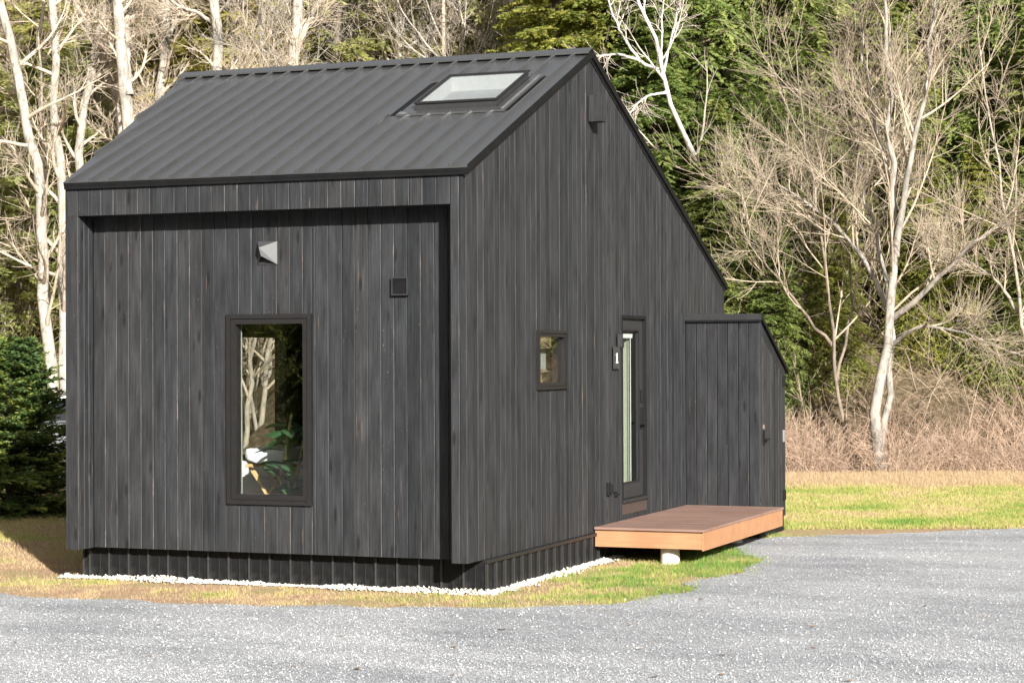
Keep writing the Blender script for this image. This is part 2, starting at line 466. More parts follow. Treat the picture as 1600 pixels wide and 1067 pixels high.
def stones(name, x, y, z, size, mat, flat=0.6, tone=None):
    n = len(x); a = rng.random(n) * 6.283
    V = OCT[None] * (1 + rng.normal(0, 0.22, (n, 6, 1))) * (size[:, None, None] * 0.5)
    V[:, :, 2] *= flat; V[:, :, 0] *= rng.uniform(0.8, 1.4, (n, 1))
    V += rng.normal(0, 0.10, (n, 6, 3)) * size[:, None, None]
    X = V[:, :, 0] * np.cos(a)[:, None] - V[:, :, 1] * np.sin(a)[:, None]; Y = V[:, :, 0] * np.sin(a)[:, None] + V[:, :, 1] * np.cos(a)[:, None]
    P = np.stack([X + x[:, None], Y + y[:, None], V[:, :, 2] + z[:, None]], -1).reshape(-1, 3)
    F = (OCF[None] + 6 * np.arange(n)[:, None, None]).reshape(-1, 3)
    tn = np.repeat(rng.beta(1.6, 2.2, n) if tone is None else tone, 6)
    return link(name, np_mesh(name, P, F, False, tn), mat)


n = 420000
px = rng.uniform(-20, 1640, n); t = 1 / rng.uniform(1 / 31.0, 1 / 11.0, n)
xy = CAM[:2] + FW0[:2] * t[:, None] + RT0[:2] * ((px - 800) / FPX * t)[:, None]
x, y = xy[:, 0], xy[:, 1]
jx, jy = x + rng.standard_t(2.0, n) * .055, y + rng.standard_t(2.0, n) * .055
k = inside(GP, jx, jy) & in_frame(x, y) & (rng.random(n) < 0.62)
x, y = x[k][:70000], y[k][:70000]
sz = rng.uniform(0.0065, 0.0145, len(x)) * np.where(rng.random(len(x)) < 0.05, 1.9, 1.0)
clump = 0.95 * rng.beta(1.7, 2.2, len(x)) + 0.15 * vnoise(x, y, 0.30, 31) * vnoise(x, y, 1.3, 32)
o = stones('gravel', x, y, GZ + 0.010 + sz * 0.12, sz, MAT['gravel'], tone=np.clip(clump, 0, 1)); tag(o, 'loose grey crushed stone lying over the driveway', 'gravel', kind='stuff')
# ------------------------------------------------------------------ cabin
cabin = empty('cabin', (0, 0, 0))
tag(cabin, 'small black timber cabin with steep grey metal roof and recessed front', 'cabin')
WO = MAT['wood']; TH = 0.02


def run(a, b, n):
    e = np.linspace(a, b, n + 1) + np.concatenate([[0], rng.normal(0, 0.0022, n - 1), [0]])
    return list(zip(e[:-1], e[1:]))


def cut(a, b, lo, hi, holes):
    """pieces (a,b,lo,hi) of a board left beside rectangular holes (h0,h1,z0,z1)"""
    out = [(a, b, lo, hi)]
    for h0, h1, z0, z1 in holes:
        nxt = []
        for p0, p1, q0, q1 in out:
            if p1 <= h0 or p0 >= h1: nxt.append((p0, p1, q0, q1)); continue
            if p0 < h0 - 0.01: nxt.append((p0, h0, q0, q1)); p0 = h0
            if p1 > h1 + 0.01: nxt.append((h1, p1, q0, q1)); p1 = h1
            if q0 < z0: nxt.append((p0, p1, q0, z0))
            if q1 is None or q1 > z1: nxt.append((p0, p1, z1, q1))
        out = nxt
    return out


# front: header and side frame (outer face y = 0), recessed panel (y = DP)
FRX = (-2.653, -1.726, 0.474, 2.324)     # front window trim
mb = MB()
mb.box(-Wd + .004, -.004, TH, DP, ZH + .02, ZT - .08)                # header core
mb.box(-XJ + .02, -.022, TH, DP, 0.012, ZH + .02)                    # right frame core
mb.box(-Wd + .022, -XL - .02, TH, DP, 0.012, ZH + .02)               # left frame core
yb = DP + TH + .002
hx0, hx1, hz0, hz1 = FRX[0] + .03, FRX[1] - .03, FRX[2] + .03, FRX[3] - .03
mb.box(-XL - .1, hx0, yb, yb + .12, 0.012, ZH + .3); mb.box(hx1, -XJ + .1, yb, yb + .12, 0.012, ZH + .3)
mb.box(hx0, hx1, yb, yb + .12, 0.012, hz0); mb.box(hx0, hx1, yb, yb + .12, hz1, ZH + .3)
front = mb.build('front_wall', MAT['black'], cabin)
for a, b in run(-Wd, -XJ, 30): board('board', b - a, ZH, ZT - .03, ZT - .03, TH, WO, front, ((a + b) / 2, 0, 0), 0)
for a, b in ((-XJ, -.070), (-.070, 0.0)): board('board', b - a, 0.0, ZT - .03, ZT - .03, TH, WO, front, ((a + b) / 2, 0, 0), 0)
board('board', Wd - XL, 0.0, ZH - .001, ZH - .001, TH, WO, front, (-(Wd + XL) / 2, 0, 0), 0)
for a, b in run(TH, DP, 3):                                           # inner reveals of the recess
    board('board', b - a, 0.0, ZH - .003, ZH - .003, TH, WO, front, (-XL, (a + b) / 2, 0), math.pi / 2)
    board('board', b - a, 0.0, ZH - .003, ZH - .003, TH, WO, front, (-XJ, (a + b) / 2, 0), -math.pi / 2)
for a, b in run(TH, DP, 2): boxo('soffit_board', -XL + .001, -XJ - .001, a + .001, b - .001, ZH, ZH + .018, WO, front)
for a, b in run(-XL, -XJ, 29):
    for p0, p1, q0, q1 in cut(a, b, 0.005, ZH - .002, [FRX]):
        if p1 - p0 > .015: board('board', p1 - p0, q0, q1, q1, TH, WO, front, ((p0 + p1) / 2, DP, 0), 0)

# gable wall (outer face x = 0)
GW = (1.812, 2.665, 1.565, 2.163); DR = (4.50, 5.388, 0.115, 2.359)
mb = MB(); xo, xi = -TH - .002, -.15


def gable_piece(a, b, z0, z1=None):
    if z1 is not None: mb.box(xi, xo, a, b, z0, z1)
    else: mb.hexa([(xi, a, z0), (xo, a, z0), (xo, b, z0), (xi, b, z0)], [(xi, a, roof_z(a) - .1), (xo, a, roof_z(a) - .1), (xo, b, roof_z(b) - .1), (xi, b, roof_z(b) - .1)])


g0, g1 = GW[0] + .03, GW[1] - .03; d0, d1 = DR[0] + .02, DR[1] - .02
gable_piece(DP + .02, g0, .012); gable_piece(g0, g1, .012, GW[2] + .03); gable_piece(g0, g1, GW[3] - .03); gable_piece(g1, YR, .012)
gable_piece(YR, d0, .012); gable_piece(d0, d1, DR[3] - .02); gable_piece(d0, d1, .012, DR[2] + .02); gable_piece(d1, D - .15, .012)
gable = mb.build('gable_wall', MAT['black'], cabin)
for a, b in run(0.0, YR, 25) + run(YR, D, 38):
    f = lambda yy: roof_z(yy) - .055
    for p0, p1, q0, q1 in cut(a, b, 0.0, None, [GW, DR]):
        if p1 - p0 < .012: continue
        z0, z1 = (f(p0), f(p1)) if q1 is None else (q1, q1)
        board('board', p1 - p0, q0, z0, z1, TH, WO, gable, (0, (p0 + p1) / 2, 0), math.pi / 2, c=0.004, gap=.001, wear=.6)

# left wall, rear wall with windows, floor
LWY = (5.05, 7.0, 0.35, 2.22)


def left_piece(mb, a, b, z0, z1=None, th=.15):
    A, B = left_x(a), left_x(b)
    t0, t1 = (roof_z(a) - .1, roof_z(b) - .1) if z1 is None else (z1, z1)
    mb.hexa([(A, a, z0), (A + th, a, z0), (B + th, b, z0), (B, b, z0)], [(A, a, t0), (A + th, a, t0), (B + th, b, t1), (B, b, t1)])


mb = MB()
left_piece(mb, DP + .02, YR, 0.0); left_piece(mb, YR, LWY[0], 0.0); left_piece(mb, LWY[0], LWY[1], 0.0, LWY[2]); left_piece(mb, LWY[0], LWY[1], LWY[3]); left_piece(mb, LWY[1], D - .15, 0.0)
left_piece(mb, 0.0, DP + .02, 0.0, th=.018)
mb.build('left_wall', WO, cabin)
RW = (-2.95, -1.95, 1.30, 2.38)
mb = MB(); XB = left_x(D)
mb.box(XB, RW[0], D - .15, D, 0, ZRE - .07); mb.box(RW[1], -.022, D - .15, D, 0, ZRE - .07); mb.box(RW[0], RW[1], D - .15, D, 0, RW[2]); mb.box(RW[0], RW[1], D - .15, D, RW[3], ZRE - .07)
mb.build('rear_wall', WO, cabin)
mb = MB(); mb.hexa([(left_x(DS) + .01, DS + .02, 0.002), (-.024, DS + .02, 0.002), (-.024, D - .01, 0.002), (XB + .01, D - .01, 0.002)], [(left_x(DS) + .01, DS + .02, .2), (-.15, DS + .02, .2), (-.15, D - .155, .2), (XB + .16, D - .155, .2)])
mb.build('floor', simple('plank_floor', (0.20, 0.12, 0.07), 0.5, 0.4, scale=3), cabin)
boxo('floor_edge', -XL, -.024, DP + TH, DS + .018, 0.006, .15, MAT['black'], cabin)

# windows -------------------------------------------------------------
def window(name, lo, hi, z0, z1, rot, loc, parent, trim=.075, depth=.05, proud=.028, label=None, liner=False):
    """window in local frame: x along the wall, y=0 the wall face (outside is -y)"""
    w = empty(name, loc, rot); w.parent = parent
    if label: w['label'] = label
    b = MB(); p = proud
    for (a0, a1, c0, c1) in ((lo, hi, z1 - trim * .45, z1), (lo, hi, z0, z0 + trim * .45), (lo, lo + trim * .45, z0 + trim * .45, z1 - trim * .45), (hi - trim * .45, hi, z0 + trim * .45, z1 - trim * .45)):
        b.box(a0, a1, -p, .03, c0, c1)
    b.build('trim', MAT['frame'], w)
    b = MB(); q = trim * .45 + .003; s = trim
    for (a0, a1, c0, c1) in ((lo + q, hi - q, z1 - s, z1 - q), (lo + q, hi - q, z0 + q, z0 + s), (lo + q, lo + s, z0 + s, z1 - s), (hi - s, hi - q, z0 + s, z1 - s)):
        b.box(a0, a1, -p + .012, .10, c0, c1)
    b.build('frame', MAT['frame'], w)
    b = MB(); e = .004
    b.box(lo + s - .006, hi - s + .006, .022, .028, z0 + s - .006, z1 - s + .006).build('pane', MAT['glass'], w)
    b = MB()                                                        # pale liner of the reveal
    b.box(lo + s - .012, lo + s - .002, .102, .128, z0 + s, z1 - s); b.box(hi - s + .002, hi - s + .012, .102, .128, z0 + s, z1 - s)
    b.box(lo + s, hi - s, .102, .128, z0 + s - .012, z0 + s - .002); b.build('reveal_liner', simple('liner_paint', (.25, .27, .25), .6, .2) if liner else MAT['frame'], w)
    return w


window('window', FRX[0], FRX[1], FRX[2], FRX[3], 0, (0, DP, 0), cabin, trim=.095, liner=True, label='tall window in the recessed front')
window('window', GW[0], GW[1], GW[2], GW[3], math.pi / 2, (0, 0, 0), cabin, trim=.065, proud=.03, label='small window in the gable wall')
w = window('window', -RW[1], -RW[0], RW[2], RW[3], math.pi, (0, D, 0), cabin, trim=.07, label='window in the rear wall')
ang = math.atan2(1, -SPL)      # direction of the left wall
nl = math.sqrt(1 + SPL * SPL)
w = window('window', -LWY[1] * nl, -LWY[0] * nl, LWY[2], LWY[3], ang + math.pi, (left_x(0), 0, 0), cabin, trim=.07, label='tall window in the left wall')

# door ----------------------------------------------------------------
dr = empty('door', (0, 0, 0), math.pi / 2); dr.parent = cabin; dr['label'] = 'black door with one tall glass pane'
DM = MAT['frame']
a0, a1, z0, z1 = DR[0], DR[1], .27, DR[3]
b = MB(); b.box(a0, a1, -.004, .10, z1 - .04, z1); b.box(a0, a0 + .035, -.004, .10, z0 - .02, z1 - .04); b.box(a1 - .035, a1, -.004, .10, z0 - .02, z1 - .04)
b.build('door_frame', MAT['black'], dr)
l0, l1, m0, m1 = a0 + .04, a1 - .04, z0 + .02, z1 - .045
gl = (l0 + .05, l1 - .15, .455, 2.20)
b = MB(); yA, yB = .03, .072
b.box(l0, l1, yA, yB, gl[3], m1); b.box(l0, l1, yA, yB, m0, gl[2]); b.box(l0, gl[0], yA, yB, gl[2], gl[3]); b.box(gl[1], l1, yA, yB, gl[2], gl[3])
b.build('door_leaf', simple('door_paint', (0.022, 0.022, 0.023), .4, .45, var=.08), dr)
MB().box(gl[0] - .004, gl[1] + .004, .048, .054, gl[2] - .004, gl[3] + .004).build('pane', MAT['glass'], dr)
b = MB()
for (p, q, r, s) in ((gl[0] - .004, gl[0] + .016, gl[2], gl[3]), (gl[1] - .016, gl[1] + .004, gl[2], gl[3]), (gl[0] + .016, gl[1] - .016, gl[2], gl[2] + .02), (gl[0] + .016, gl[1] - .016, gl[3] - .02, gl[3])): b.box(p, q, .022, .0285, r, s)
b.build('glazing_bead', MAT['frame'], dr)
b = MB(); hxm = l1 - .065
b.box(hxm - .026, hxm + .026, .012, .03, 1.05, 1.30); b.cyl((hxm, -.008, 1.12), .011, .05, 'y', 12); b.box(hxm - .115, hxm + .012, -.04, -.024, 1.108, 1.132)
b.build('handle', MAT['black'], dr, bevel=.003)
b = MB(); b.box(hxm - .032, hxm + .032, .004, .03, 1.36, 1.50); b.build('keypad_lock', MAT['black'], dr, bevel=.006)
MB().box(a0, a1, -.03, .12, z0 - .022, z0 + .012).build('threshold', MAT['mesh_grey'], dr, bevel=.004)
MB().box(a0 + .002, a1 - .002, .004, .04, DR[2] + .002, z0 - .024).build('kick_panel', simple('brown_metal', (.05, .037, .032), .3, .5, var=.08), dr)
b = MB(); b.box(gl[0] + .01, gl[1] - .12, .062, .085, 2.10, 2.15); b.build('blind_cassette', MAT['white'], dr, bevel=.004)

# roof ------------------------------------------------------------------
def slab(mb, pts, o0, o1):
    A = [mb.bm.verts.new((x, y, roof_z(y) + o0)) for x, y in pts]; B = [mb.bm.verts.new((x, y, roof_z(y) + o1)) for x, y in pts]
    n = len(pts); mb.bm.faces.new(A); mb.bm.faces.new(B[::-1])
    for i in range(n): mb.bm.faces.new([A[i], B[i], B[(i + 1) % n], A[(i + 1) % n]])


SKX0, SKX1, SKY0, SKY1 = -1.25, -.36, 1.66, 2.56
EY = -.03; RX = .028
mb = MB()
slab(mb, [(left_x(EY) , EY), (SKX0, EY), (SKX0, YR), (left_x(YR), YR)], -.10, -.036)
slab(mb, [(SKX1, EY), (RX - .004, EY), (RX - .004, YR), (SKX1, YR)], -.10, -.036)
slab(mb, [(SKX0, EY), (SKX1, EY), (SKX1, SKY0), (SKX0, SKY0)], -.10, -.036); slab(mb, [(SKX0, SKY1), (SKX1, SKY1), (SKX1, YR), (SKX0, YR)], -.10, -.036)
slab(mb, [(left_x(YR), YR), (RX - .004, YR), (RX - .004, D + .03), (left_x(D), D + .03)], -.10, -.012)
roof = mb.build('roof', MAT['trim'], cabin)
pitch = .2285; x1 = RX
k = 0
while x1 > left_x(YR) + .02:
    x0 = max(x1 - pitch if k else x1 - .165, left_x(YR)); k += 1
    y0 = lambda x: max(EY - .012, (-Wd - x) / SPL) if x < -Wd else EY - .012
    spans = [(None, YR - .02)]
    if x0 < SKX1 + .05 and x1 > SKX0 - .05: spans = [(None, SKY0 - .10), (SKY1 + .12, YR - .02)]
    for lo, hi in spans:
        f = (lambda x: y0(x)) if lo is None else (lambda x: lo)
        if f(x1) > hi - .05: continue
        b = MB(); ylo = min(f(x0), hi - .01)
        pts = [(x0, ylo), (x1, f(x1)), (x1, hi), (x0, hi)]
        if x0 < -Wd < x1 and lo is None: pts.insert(1, (-Wd, f(-Wd)))
        slab(b, pts, -.034, -.026)
        rx = x0                                                     # raised rib on the seam
        if rx > left_x(YR) + .03:
            ya = f(rx)
            A = [(rx - .014, ya, 0), (rx + .014, ya, 0), (rx + .0125, ya, .033), (rx - .0125, ya, .033)]
            if hi - ya > .05:
                b.hexa([(p[0], ya, roof_z(ya) - .0255 + p[2]) for p in A], [(p[0], hi, roof_z(hi) - .0255 + p[2]) for p in A])
        b.build('roof_panel', MAT['roof'], roof)
    x1 = x0
b = MB()                                                            # ridge cap, folded over
for s, y1_ in ((1, YR - .13), (-1, YR + .13)):
    lx, rx = left_x(YR) - .02, RX + .004
    za, zb = ZR + .026, roof_z(y1_) + .018
    b.hexa([(lx, YR, za), (rx, YR, za), (rx, y1_, zb), (lx, y1_, zb)], [(lx, YR, za - .012), (rx, YR, za - .012), (rx, y1_, zb - .018), (lx, y1_, zb - .018)])
b.build('ridge_cap', MAT['roof'], roof)
# eave flashing: dark upper fold, slim lower trim
boxo('eave_flashing', -Wd + .002, RX - .006, EY - .004, EY + .006, ZT - .082, ZT - .040, MAT['trim'], roof)
boxo('eave_trim', -Wd + .002, -.001, EY + .008, -.0006, ZT - .098, ZT - .080, MAT['mesh_grey'], roof)
for (ya, yb_) in ((EY, YR), (YR, D + .03)):                          # rake flashings on the gable
    b = MB(); o0, o1 = -.085, -.008
    b.hexa([(RX, ya, roof_z(ya) + o0), (RX + .012, ya, roof_z(ya) + o0), (RX + .012, ya, roof_z(ya) + o1), (RX, ya, roof_z(ya) + o1)],
           [(RX, yb_, roof_z(yb_) + o0), (RX + .012, yb_, roof_z(yb_) + o0), (RX + .012, yb_, roof_z(yb_) + o1), (RX, yb_, roof_z(yb_) + o1)])
    b.build('rake_flashing', MAT['trim'], roof)
    b = MB(); o0, o1 = -.115, -.088
    b.hexa([(.0015, ya, roof_z(ya) + o0), (.014, ya, roof_z(ya) + o0), (.014, ya, roof_z(ya) + o1), (.0015, ya, roof_z(ya) + o1)],
           [(.0015, yb_, roof_z(yb_) + o0), (.014, yb_, roof_z(yb_) + o0), (.014, yb_, roof_z(yb_) + o1), (.0015, yb_, roof_z(yb_) + o1)])
    b.build('rake_trim', MAT['mesh_grey'], roof)

# skylight
sk = empty('skylight', (0, 0, 0)); sk.parent = cabin
b = MB()
def ring(b, x0, x1, y0, y1, w, o0, o1):
    slab(b, [(x0, y0), (x1, y0), (x1, y0 + w), (x0, y0 + w)], o0, o1); slab(b, [(x0, y1 - w), (x1, y1 - w), (x1, y1), (x0, y1)], o0, o1)
    slab(b, [(x0, y0 + w), (x0 + w, y0 + w), (x0 + w, y1 - w), (x0, y1 - w)], o0, o1); slab(b, [(x1 - w, y0 + w), (x1, y0 + w), (x1, y1 - w), (x1 - w, y1 - w)], o0, o1)
ring(b, SKX0, SKX1, SKY0, SKY1, .03, -.03, .060); b.build('curb', MAT['mesh_grey'], sk)
b = MB(); ring(b, SKX0 - .014, SKX1 + .014, SKY0 - .016, SKY1 + .014, .03, .062, .076); b.build('frame', MAT['frame'], sk)
b = MB(); slab(b, [(SKX0 + .03, SKY0 + .03), (SKX1 - .03, SKY0 + .03), (SKX1 - .03, SKY1 - .03), (SKX0 + .03, SKY1 - .03)], .0625, .0675)
b.build('pane', MAT['glass'], sk)
b = MB(); ring(b, SKX0 + .031, SKX1 - .031, SKY0 + .031, SKY1 - .031, .012, -.55, .058); b.build('shaft', simple('shaft_paint', (.42, .42, .42), .7, .1, var=.04), sk)
b = MB(); slab(b, [(SKX0 + .044, SKY0 + .044), (SKX1 - .044, SKY0 + .044), (SKX1 - .044, SKY1 - .044), (SKX0 + .044, SKY1 - .044)], -.10, -.09); b.build('shade', simple('shade_cloth', (.30, .30, .30), .8, .1, var=.08, scale=3), sk)
b = MB(); slab(b, [(SKX0 - .16, SKY0 - .13), (SKX1 + .14, SKY0 - .13), (SKX1 + .14, SKY0 - .017), (SKX0 - .16, SKY0 - .017)], -.02, -.002)
slab(b, [(SKX1 + .017, SKY0 - .015), (SKX1 + .14, SKY0 - .015), (SKX1 + .14, SKY1 + .1), (SKX1 + .017, SKY1 + .1)], -.02, -.003)
slab(b, [(SKX0 - .14, SKY0 - .015), (SKX0 - .017, SKY0 - .015), (SKX0 - .017, SKY1 + .1), (SKX0 - .14, SKY1 + .1)], -.02, -.003)
b.build('flashing', MAT['roof'], sk)
SEAL = simple('pale_sealant', (.11, .11, .11), .5, .4, var=.3)
b = MB(); slab(b, [(SKX1 + .085, SKY0 - .1), (SKX1 + .115, SKY0 - .1), (SKX1 + .115, SKY1 + .06), (SKX1 + .085, SKY1 + .06)], -.001, .004); b.build('sealant_strip', SEAL, sk); b = MB()
slab(b, [(SKX0 - .15, SKY0 - .11), (SKX0 - .06, SKY0 - .11), (SKX0 - .06, SKY0 - .07), (SKX0 - .15, SKY0 - .07)], -.0015, .003); b.build('sealant_strip', SEAL, sk)

# metal skirt -----------------------------------------------------------
skirt = boxo('skirt', left_x(DS) + .03, -.03, DS + .03, D - .05, GZ - .25, -.002, MAT['black'], cabin)


def skirt_panel(w, ztop, loc, rz):
    b = MB(); zb = GZ - .12
    b.prism([(0, .0), (.012, -.020), (.030, -.020), (.042, 0.), (w * .52, 0), (w * .54, -.004), (w * .58, -.004), (w * .60, 0), (w, 0), (w, .006), (0, .006)], 'z', 0, ztop - zb)
    o = b.build('skirt_panel', MAT['skirt'], skirt, loc=(loc[0], loc[1], zb), rz=rz)
    MB().box(.011, .031, -.0235, -.0205, 0, ztop - zb - .001).build('rib_highlight_strip', MAT['rib_highlight'], skirt, loc=(loc[0], loc[1], zb), rz=rz)  # thin strip added on the rib to carry its painted highlight
    return o


x = 0.0
while x > left_x(DS) + .05:
    wq = min(.2285, x - left_x(DS)); skirt_panel(wq, -.004, (x - wq, DS, 0), 0); x -= wq
y = DS
while y < D - .1:
    wq = min(.2285, D - y); skirt_panel(wq, -.042, (0.0, y, 0), math.pi / 2); y += wq
boxo('drip_cap', -.02, .034, DS - .004, 3.66, -.040, -.003, MAT['frame'], cabin, bevel=.004)

# ------------------------------------------------------------------ interior
boxo('partition', -.70, -.19, 5.26, 5.34, .2, 2.7, MAT['sage'], cabin)
boxo('white_post', -.132, -.124, 5.19, 5.198, .2, 2.1, MAT['white'], cabin)

# ------------------------------------------------------------------ storage shed against the gable
YS, XS = 6.9641, .9392
shed = empty('storage_shed', (XS / 2, YS, GZ)); tag(shed, 'narrow black plank storage shed with sloping top beside the deck', 'shed')
sz0, sz1, YS2, ZS2 = GZ - .0, 2.34, 8.2319, 1.72
def ST(y): return 2.36 + (ZS2 - 2.36) * (y - YS) / (YS2 - YS)
iv = Vector((-XS / 2, -YS, -GZ))
b = MB(); x0, x1, ya, yb_ = .002, XS - .024, YS + .024, YS2 - .01
b.hexa([(x0, ya, sz0), (x1, ya, sz0), (x1, yb_, sz0), (x0, yb_, sz0)], [(x0, ya, ST(ya) - .06), (x1, ya, ST(ya) - .06), (x1, yb_, ST(yb_) - .06), (x0, yb_, ST(yb_) - .06)])
core = b.build('shed_core', MAT['black'], shed, loc=iv)
for a, b_ in run(0.002, XS, 7): board('board', b_ - a, -.10, 2.33, 2.33, TH, WO, shed, Vector(((a + b_) / 2, YS, 0)) + iv, 0, gap=.004, c=.004)
ed = [YS + TH + .001, YS + .13]
board('board', ed[1] - ed[0], -.14, ST(ed[0]) - .03, ST(ed[1]) - .03, TH, WO, shed, Vector((XS, (ed[0] + ed[1]) / 2, 0)) + iv, math.pi / 2)
sd = MB().box(XS - .022, XS - .004, YS + .135, YS2 - .09, -.08, .1).build('shed_door', WO, shed, loc=iv); sd['label'] = 'plank door of the shed with black lever'
for a, b_ in run(YS + .135, YS2 - .09, 8): board('plank', b_ - a, -.08, ST(a) - .16, ST(b_) - .16, TH, WO, sd, Vector((XS + .001, (a + b_) / 2, 0)), math.pi / 2)
board('board', .085, -.14, ST(YS2 - .088) - .03, ST(YS2) - .03, TH, WO, shed, Vector((XS, YS2 - .044, 0)) + iv, math.pi / 2)
b = MB(); b.hexa([(XS - .02, YS + .135, ST(YS + .135) - .155), (XS, YS + .135, ST(YS + .135) - .155), (XS, YS2 - .09, ST(YS2 - .09) - .155), (XS - .02, YS2 - .09, ST(YS2 - .09) - .155)],
                [(XS - .02, YS + .135, ST(YS + .135) - .03), (XS, YS + .135, ST(YS + .135) - .03), (XS, YS2 - .09, ST(YS2 - .09) - .03), (XS - .02, YS2 - .09, ST(YS2 - .09) - .03)])
b.build('door_head', WO, shed, loc=iv)
b = MB(); b.box(XS + .002, XS + .012, 7.10, 7.17, .80, .98); b.cyl((XS + .03, 7.135, .87), .011, .05, 'x', 10); b.box(XS + .045, XS + .06, 7.135, 7.25, .86, .882); b.build('lever_handle', MAT['black'], sd)
MB().cyl((XS + .004, 7.135, 1.02), .032, .012, 'x', 14).build('lock_rose', simple('worn_raw_wood', (.16, .12, .10), .8), sd)
for z in (1.50, .06): MB().box(XS + .002, XS + .014, YS2 - .15, YS2 - .03, z, z + .13).build('hinge', MAT['black'], sd)
MB().box(XS + .002, XS + .008, YS2 - .14, YS2 - .06, .80, .95).build('hinge', MAT['steel'], sd)
b = MB(); b.hexa([(-.0 + .002, YS - .02, 2.315), (XS + .03, YS - .02, 2.315), (XS + .03, YS - .004, 2.315), (.002, YS - .004, 2.315)], [(.002, YS - .02, 2.405), (XS + .03, YS - .02, 2.405), (XS + .03, YS - .004, 2.405), (.002, YS - .004, 2.405)])
b.build('front_flashing', MAT['mesh_grey'], shed, loc=iv)
boxo('flashing_lip', .002 - XS / 2, XS + .032 - XS / 2, -.032, -.0205, 2.335 - GZ - .03, 2.36 - GZ - .03, MAT['trim'], shed)
b = MB(); e = .032
b.hexa([(.002, YS - .003, ST(YS) - .02), (XS + e, YS - .003, ST(YS) - .02), (XS + e, YS2 + .05, ST(YS2 + .05) - .02), (.002, YS2 + .05, ST(YS2 + .05) - .02)],
       [(.002, YS - .003, ST(YS) + .042), (XS + e, YS - .003, ST(YS) + .042), (XS + e, YS2 + .05, ST(YS2 + .05) + .03), (.002, YS2 + .05, ST(YS2 + .05) + .03)])
b.build('roof', MAT['trim'], shed, loc=iv)

# ------------------------------------------------------------------ deck
def composite(name, col):
    m = NT(name); oi = m.add('ShaderNodeObjectInfo')
    gr = m.noise(m.coord((3, 60, 60)), 1.0, 4, .6); big = m.noise(m.coord((2.5, 4, 4)), 1.0, 4, .6)
    c = m.ramp(gr, [(.3, tuple(v * .86 for v in col)), (.7, tuple(min(1, v * 1.1) for v in col))])
    c = m.mix(1.0, c, m.ramp(big, [(.3, (.84, .82, .82)), (.55, (1, 1, 1)), (.75, (1.12, 1.12, 1.14))]), 'MULTIPLY')
    c = m.mix(1.0, c, m.ramp(oi.outputs['Random'], [(0, .93), (1, 1.06)]), 'MULTIPLY')
    m.base(c); m.rough(.6, .35); m.bump(gr, .2, .003); return m.m


MAT['deck'] = composite('deck_plank', (.215, .134, .104)); MAT['fascia'] = composite('deck_fascia', (.345, .175, .088))
deck = empty('deck', (0.62, 5.2, GZ)); tag(deck, 'low reddish brown plank deck on a pale round footing below the door', 'deck')
iv = Vector((-.62, -5.2, -GZ)); KX0, KX1, KY0, KY1, KZ = .012, 1.235, 3.50, YS - .006, .0615
n = 25
for i in range(n):
    a = KY0 + (KY1 - KY0) * i / n; b_ = KY0 + (KY1 - KY0) * (i + 1) / n
    MB().box(KX0, KX1, a + .0022, b_ - .0022, KZ - .026 + random.uniform(-.0006, .0006), KZ + random.uniform(-.0008, .0008)).build('plank', MAT['deck'], deck, bevel=.002, loc=iv)
MB().box(KX0, KX1 - .032, KY0 + .03, KY0 + .05, -.150, KZ - .028).build('fascia_board', MAT['fascia'], deck, bevel=.002, loc=iv)
MB().box(KX1 - .03, KX1 - .012, KY0 + .03, KY1 - .02, -.165, KZ - .028).build('fascia_board', MAT['fascia'], deck, bevel=.002, loc=iv)
b = MB()
for xx in (.05, .42, .80): b.box(xx, xx + .04, KY0 + .06, KY1 - .03, -.13, KZ - .030)
b.build('joist', simple('joist_timber', (.16, .10, .06), .8), deck, loc=iv)
for (fx, fy) in ((.79, 3.74), (.79, 6.3)):
    b = MB(); b.cyl((fx, fy, (-.152 + GZ - .06) / 2), .108, .30, 'z', 28, r2=.100)
    b.build('footing', simple('pale_concrete', (.62, .58, .50), .9, .1, var=.12, scale=12), deck, loc=iv + Vector((0, 0, -.028)), bevel=.03, smooth=False, seg=3)

# ------------------------------------------------------------------ small fittings on the walls
def fitting(name, loc, label, cat, rz=0.0):
    o = empty(name, loc, rz); tag(o, label, cat); return o


h = fitting('vent_hood', (-2.205, DP, 2.92), 'pyramid shaped metal vent hood above the tall window', 'vent')
b = MB(); s = .108; ap = (-.035, -.115, .045)
v = [b.bm.verts.new(p) for p in ((-s, -.006, -s - .008), (s, -.006, -s - .008), (s, -.006, s), (-s, -.006, s))]; a = b.bm.verts.new(ap); lw = b.bm.verts.new((-.02, -.098, -.035))
for f in ((v[1], v[2], a, lw), (v[2], v[3], a), (v[3], v[0], lw, a)): b.bm.faces.new(f)
ho = b.build('hood', simple('hood_metal', (.052, .053, .054), .4, .5, metal=.0, var=.06), h)
sm = ho.modifiers.new('thick', 'SOLIDIFY'); sm.thickness = .003
MB().box(-s - .004, s + .004, -.005, .004, -s - .012, s + .004).build('backplate', MAT['mesh_grey'], h)
b = fitting('square_vent', (-.782, DP, 2.57), 'small square black vent box on the recessed front, right of the window', 'vent')
q = MB(); w2 = .086
for (p, r, s_, t_) in ((-w2, w2, w2 - .014, w2), (-w2, w2, -w2, -w2 + .014), (-w2, -w2 + .014, -w2 + .014, w2 - .014), (w2 - .014, w2, -w2 + .014, w2 - .014)): q.box(p, r, -.042, 0, s_, t_)
q.build('rim', MAT['mesh_grey'], b); MB().box(-w2 + .0145, w2 - .0145, -.030, 0, -w2 + .0145, w2 - .0145).build('face', MAT['trim'], b)
b = fitting('wall_light', (0, 3.45, 4.545), 'box shaped black wall light high under the gable peak', 'light')
q = MB(); q.box(.012, .165, -.075, .075, -.135, .15); q.build('housing', MAT['wood'], b, bevel=.003); MB().box(0, .0118, -.06, .06, -.1, .1).build('backplate', MAT['black'], b)
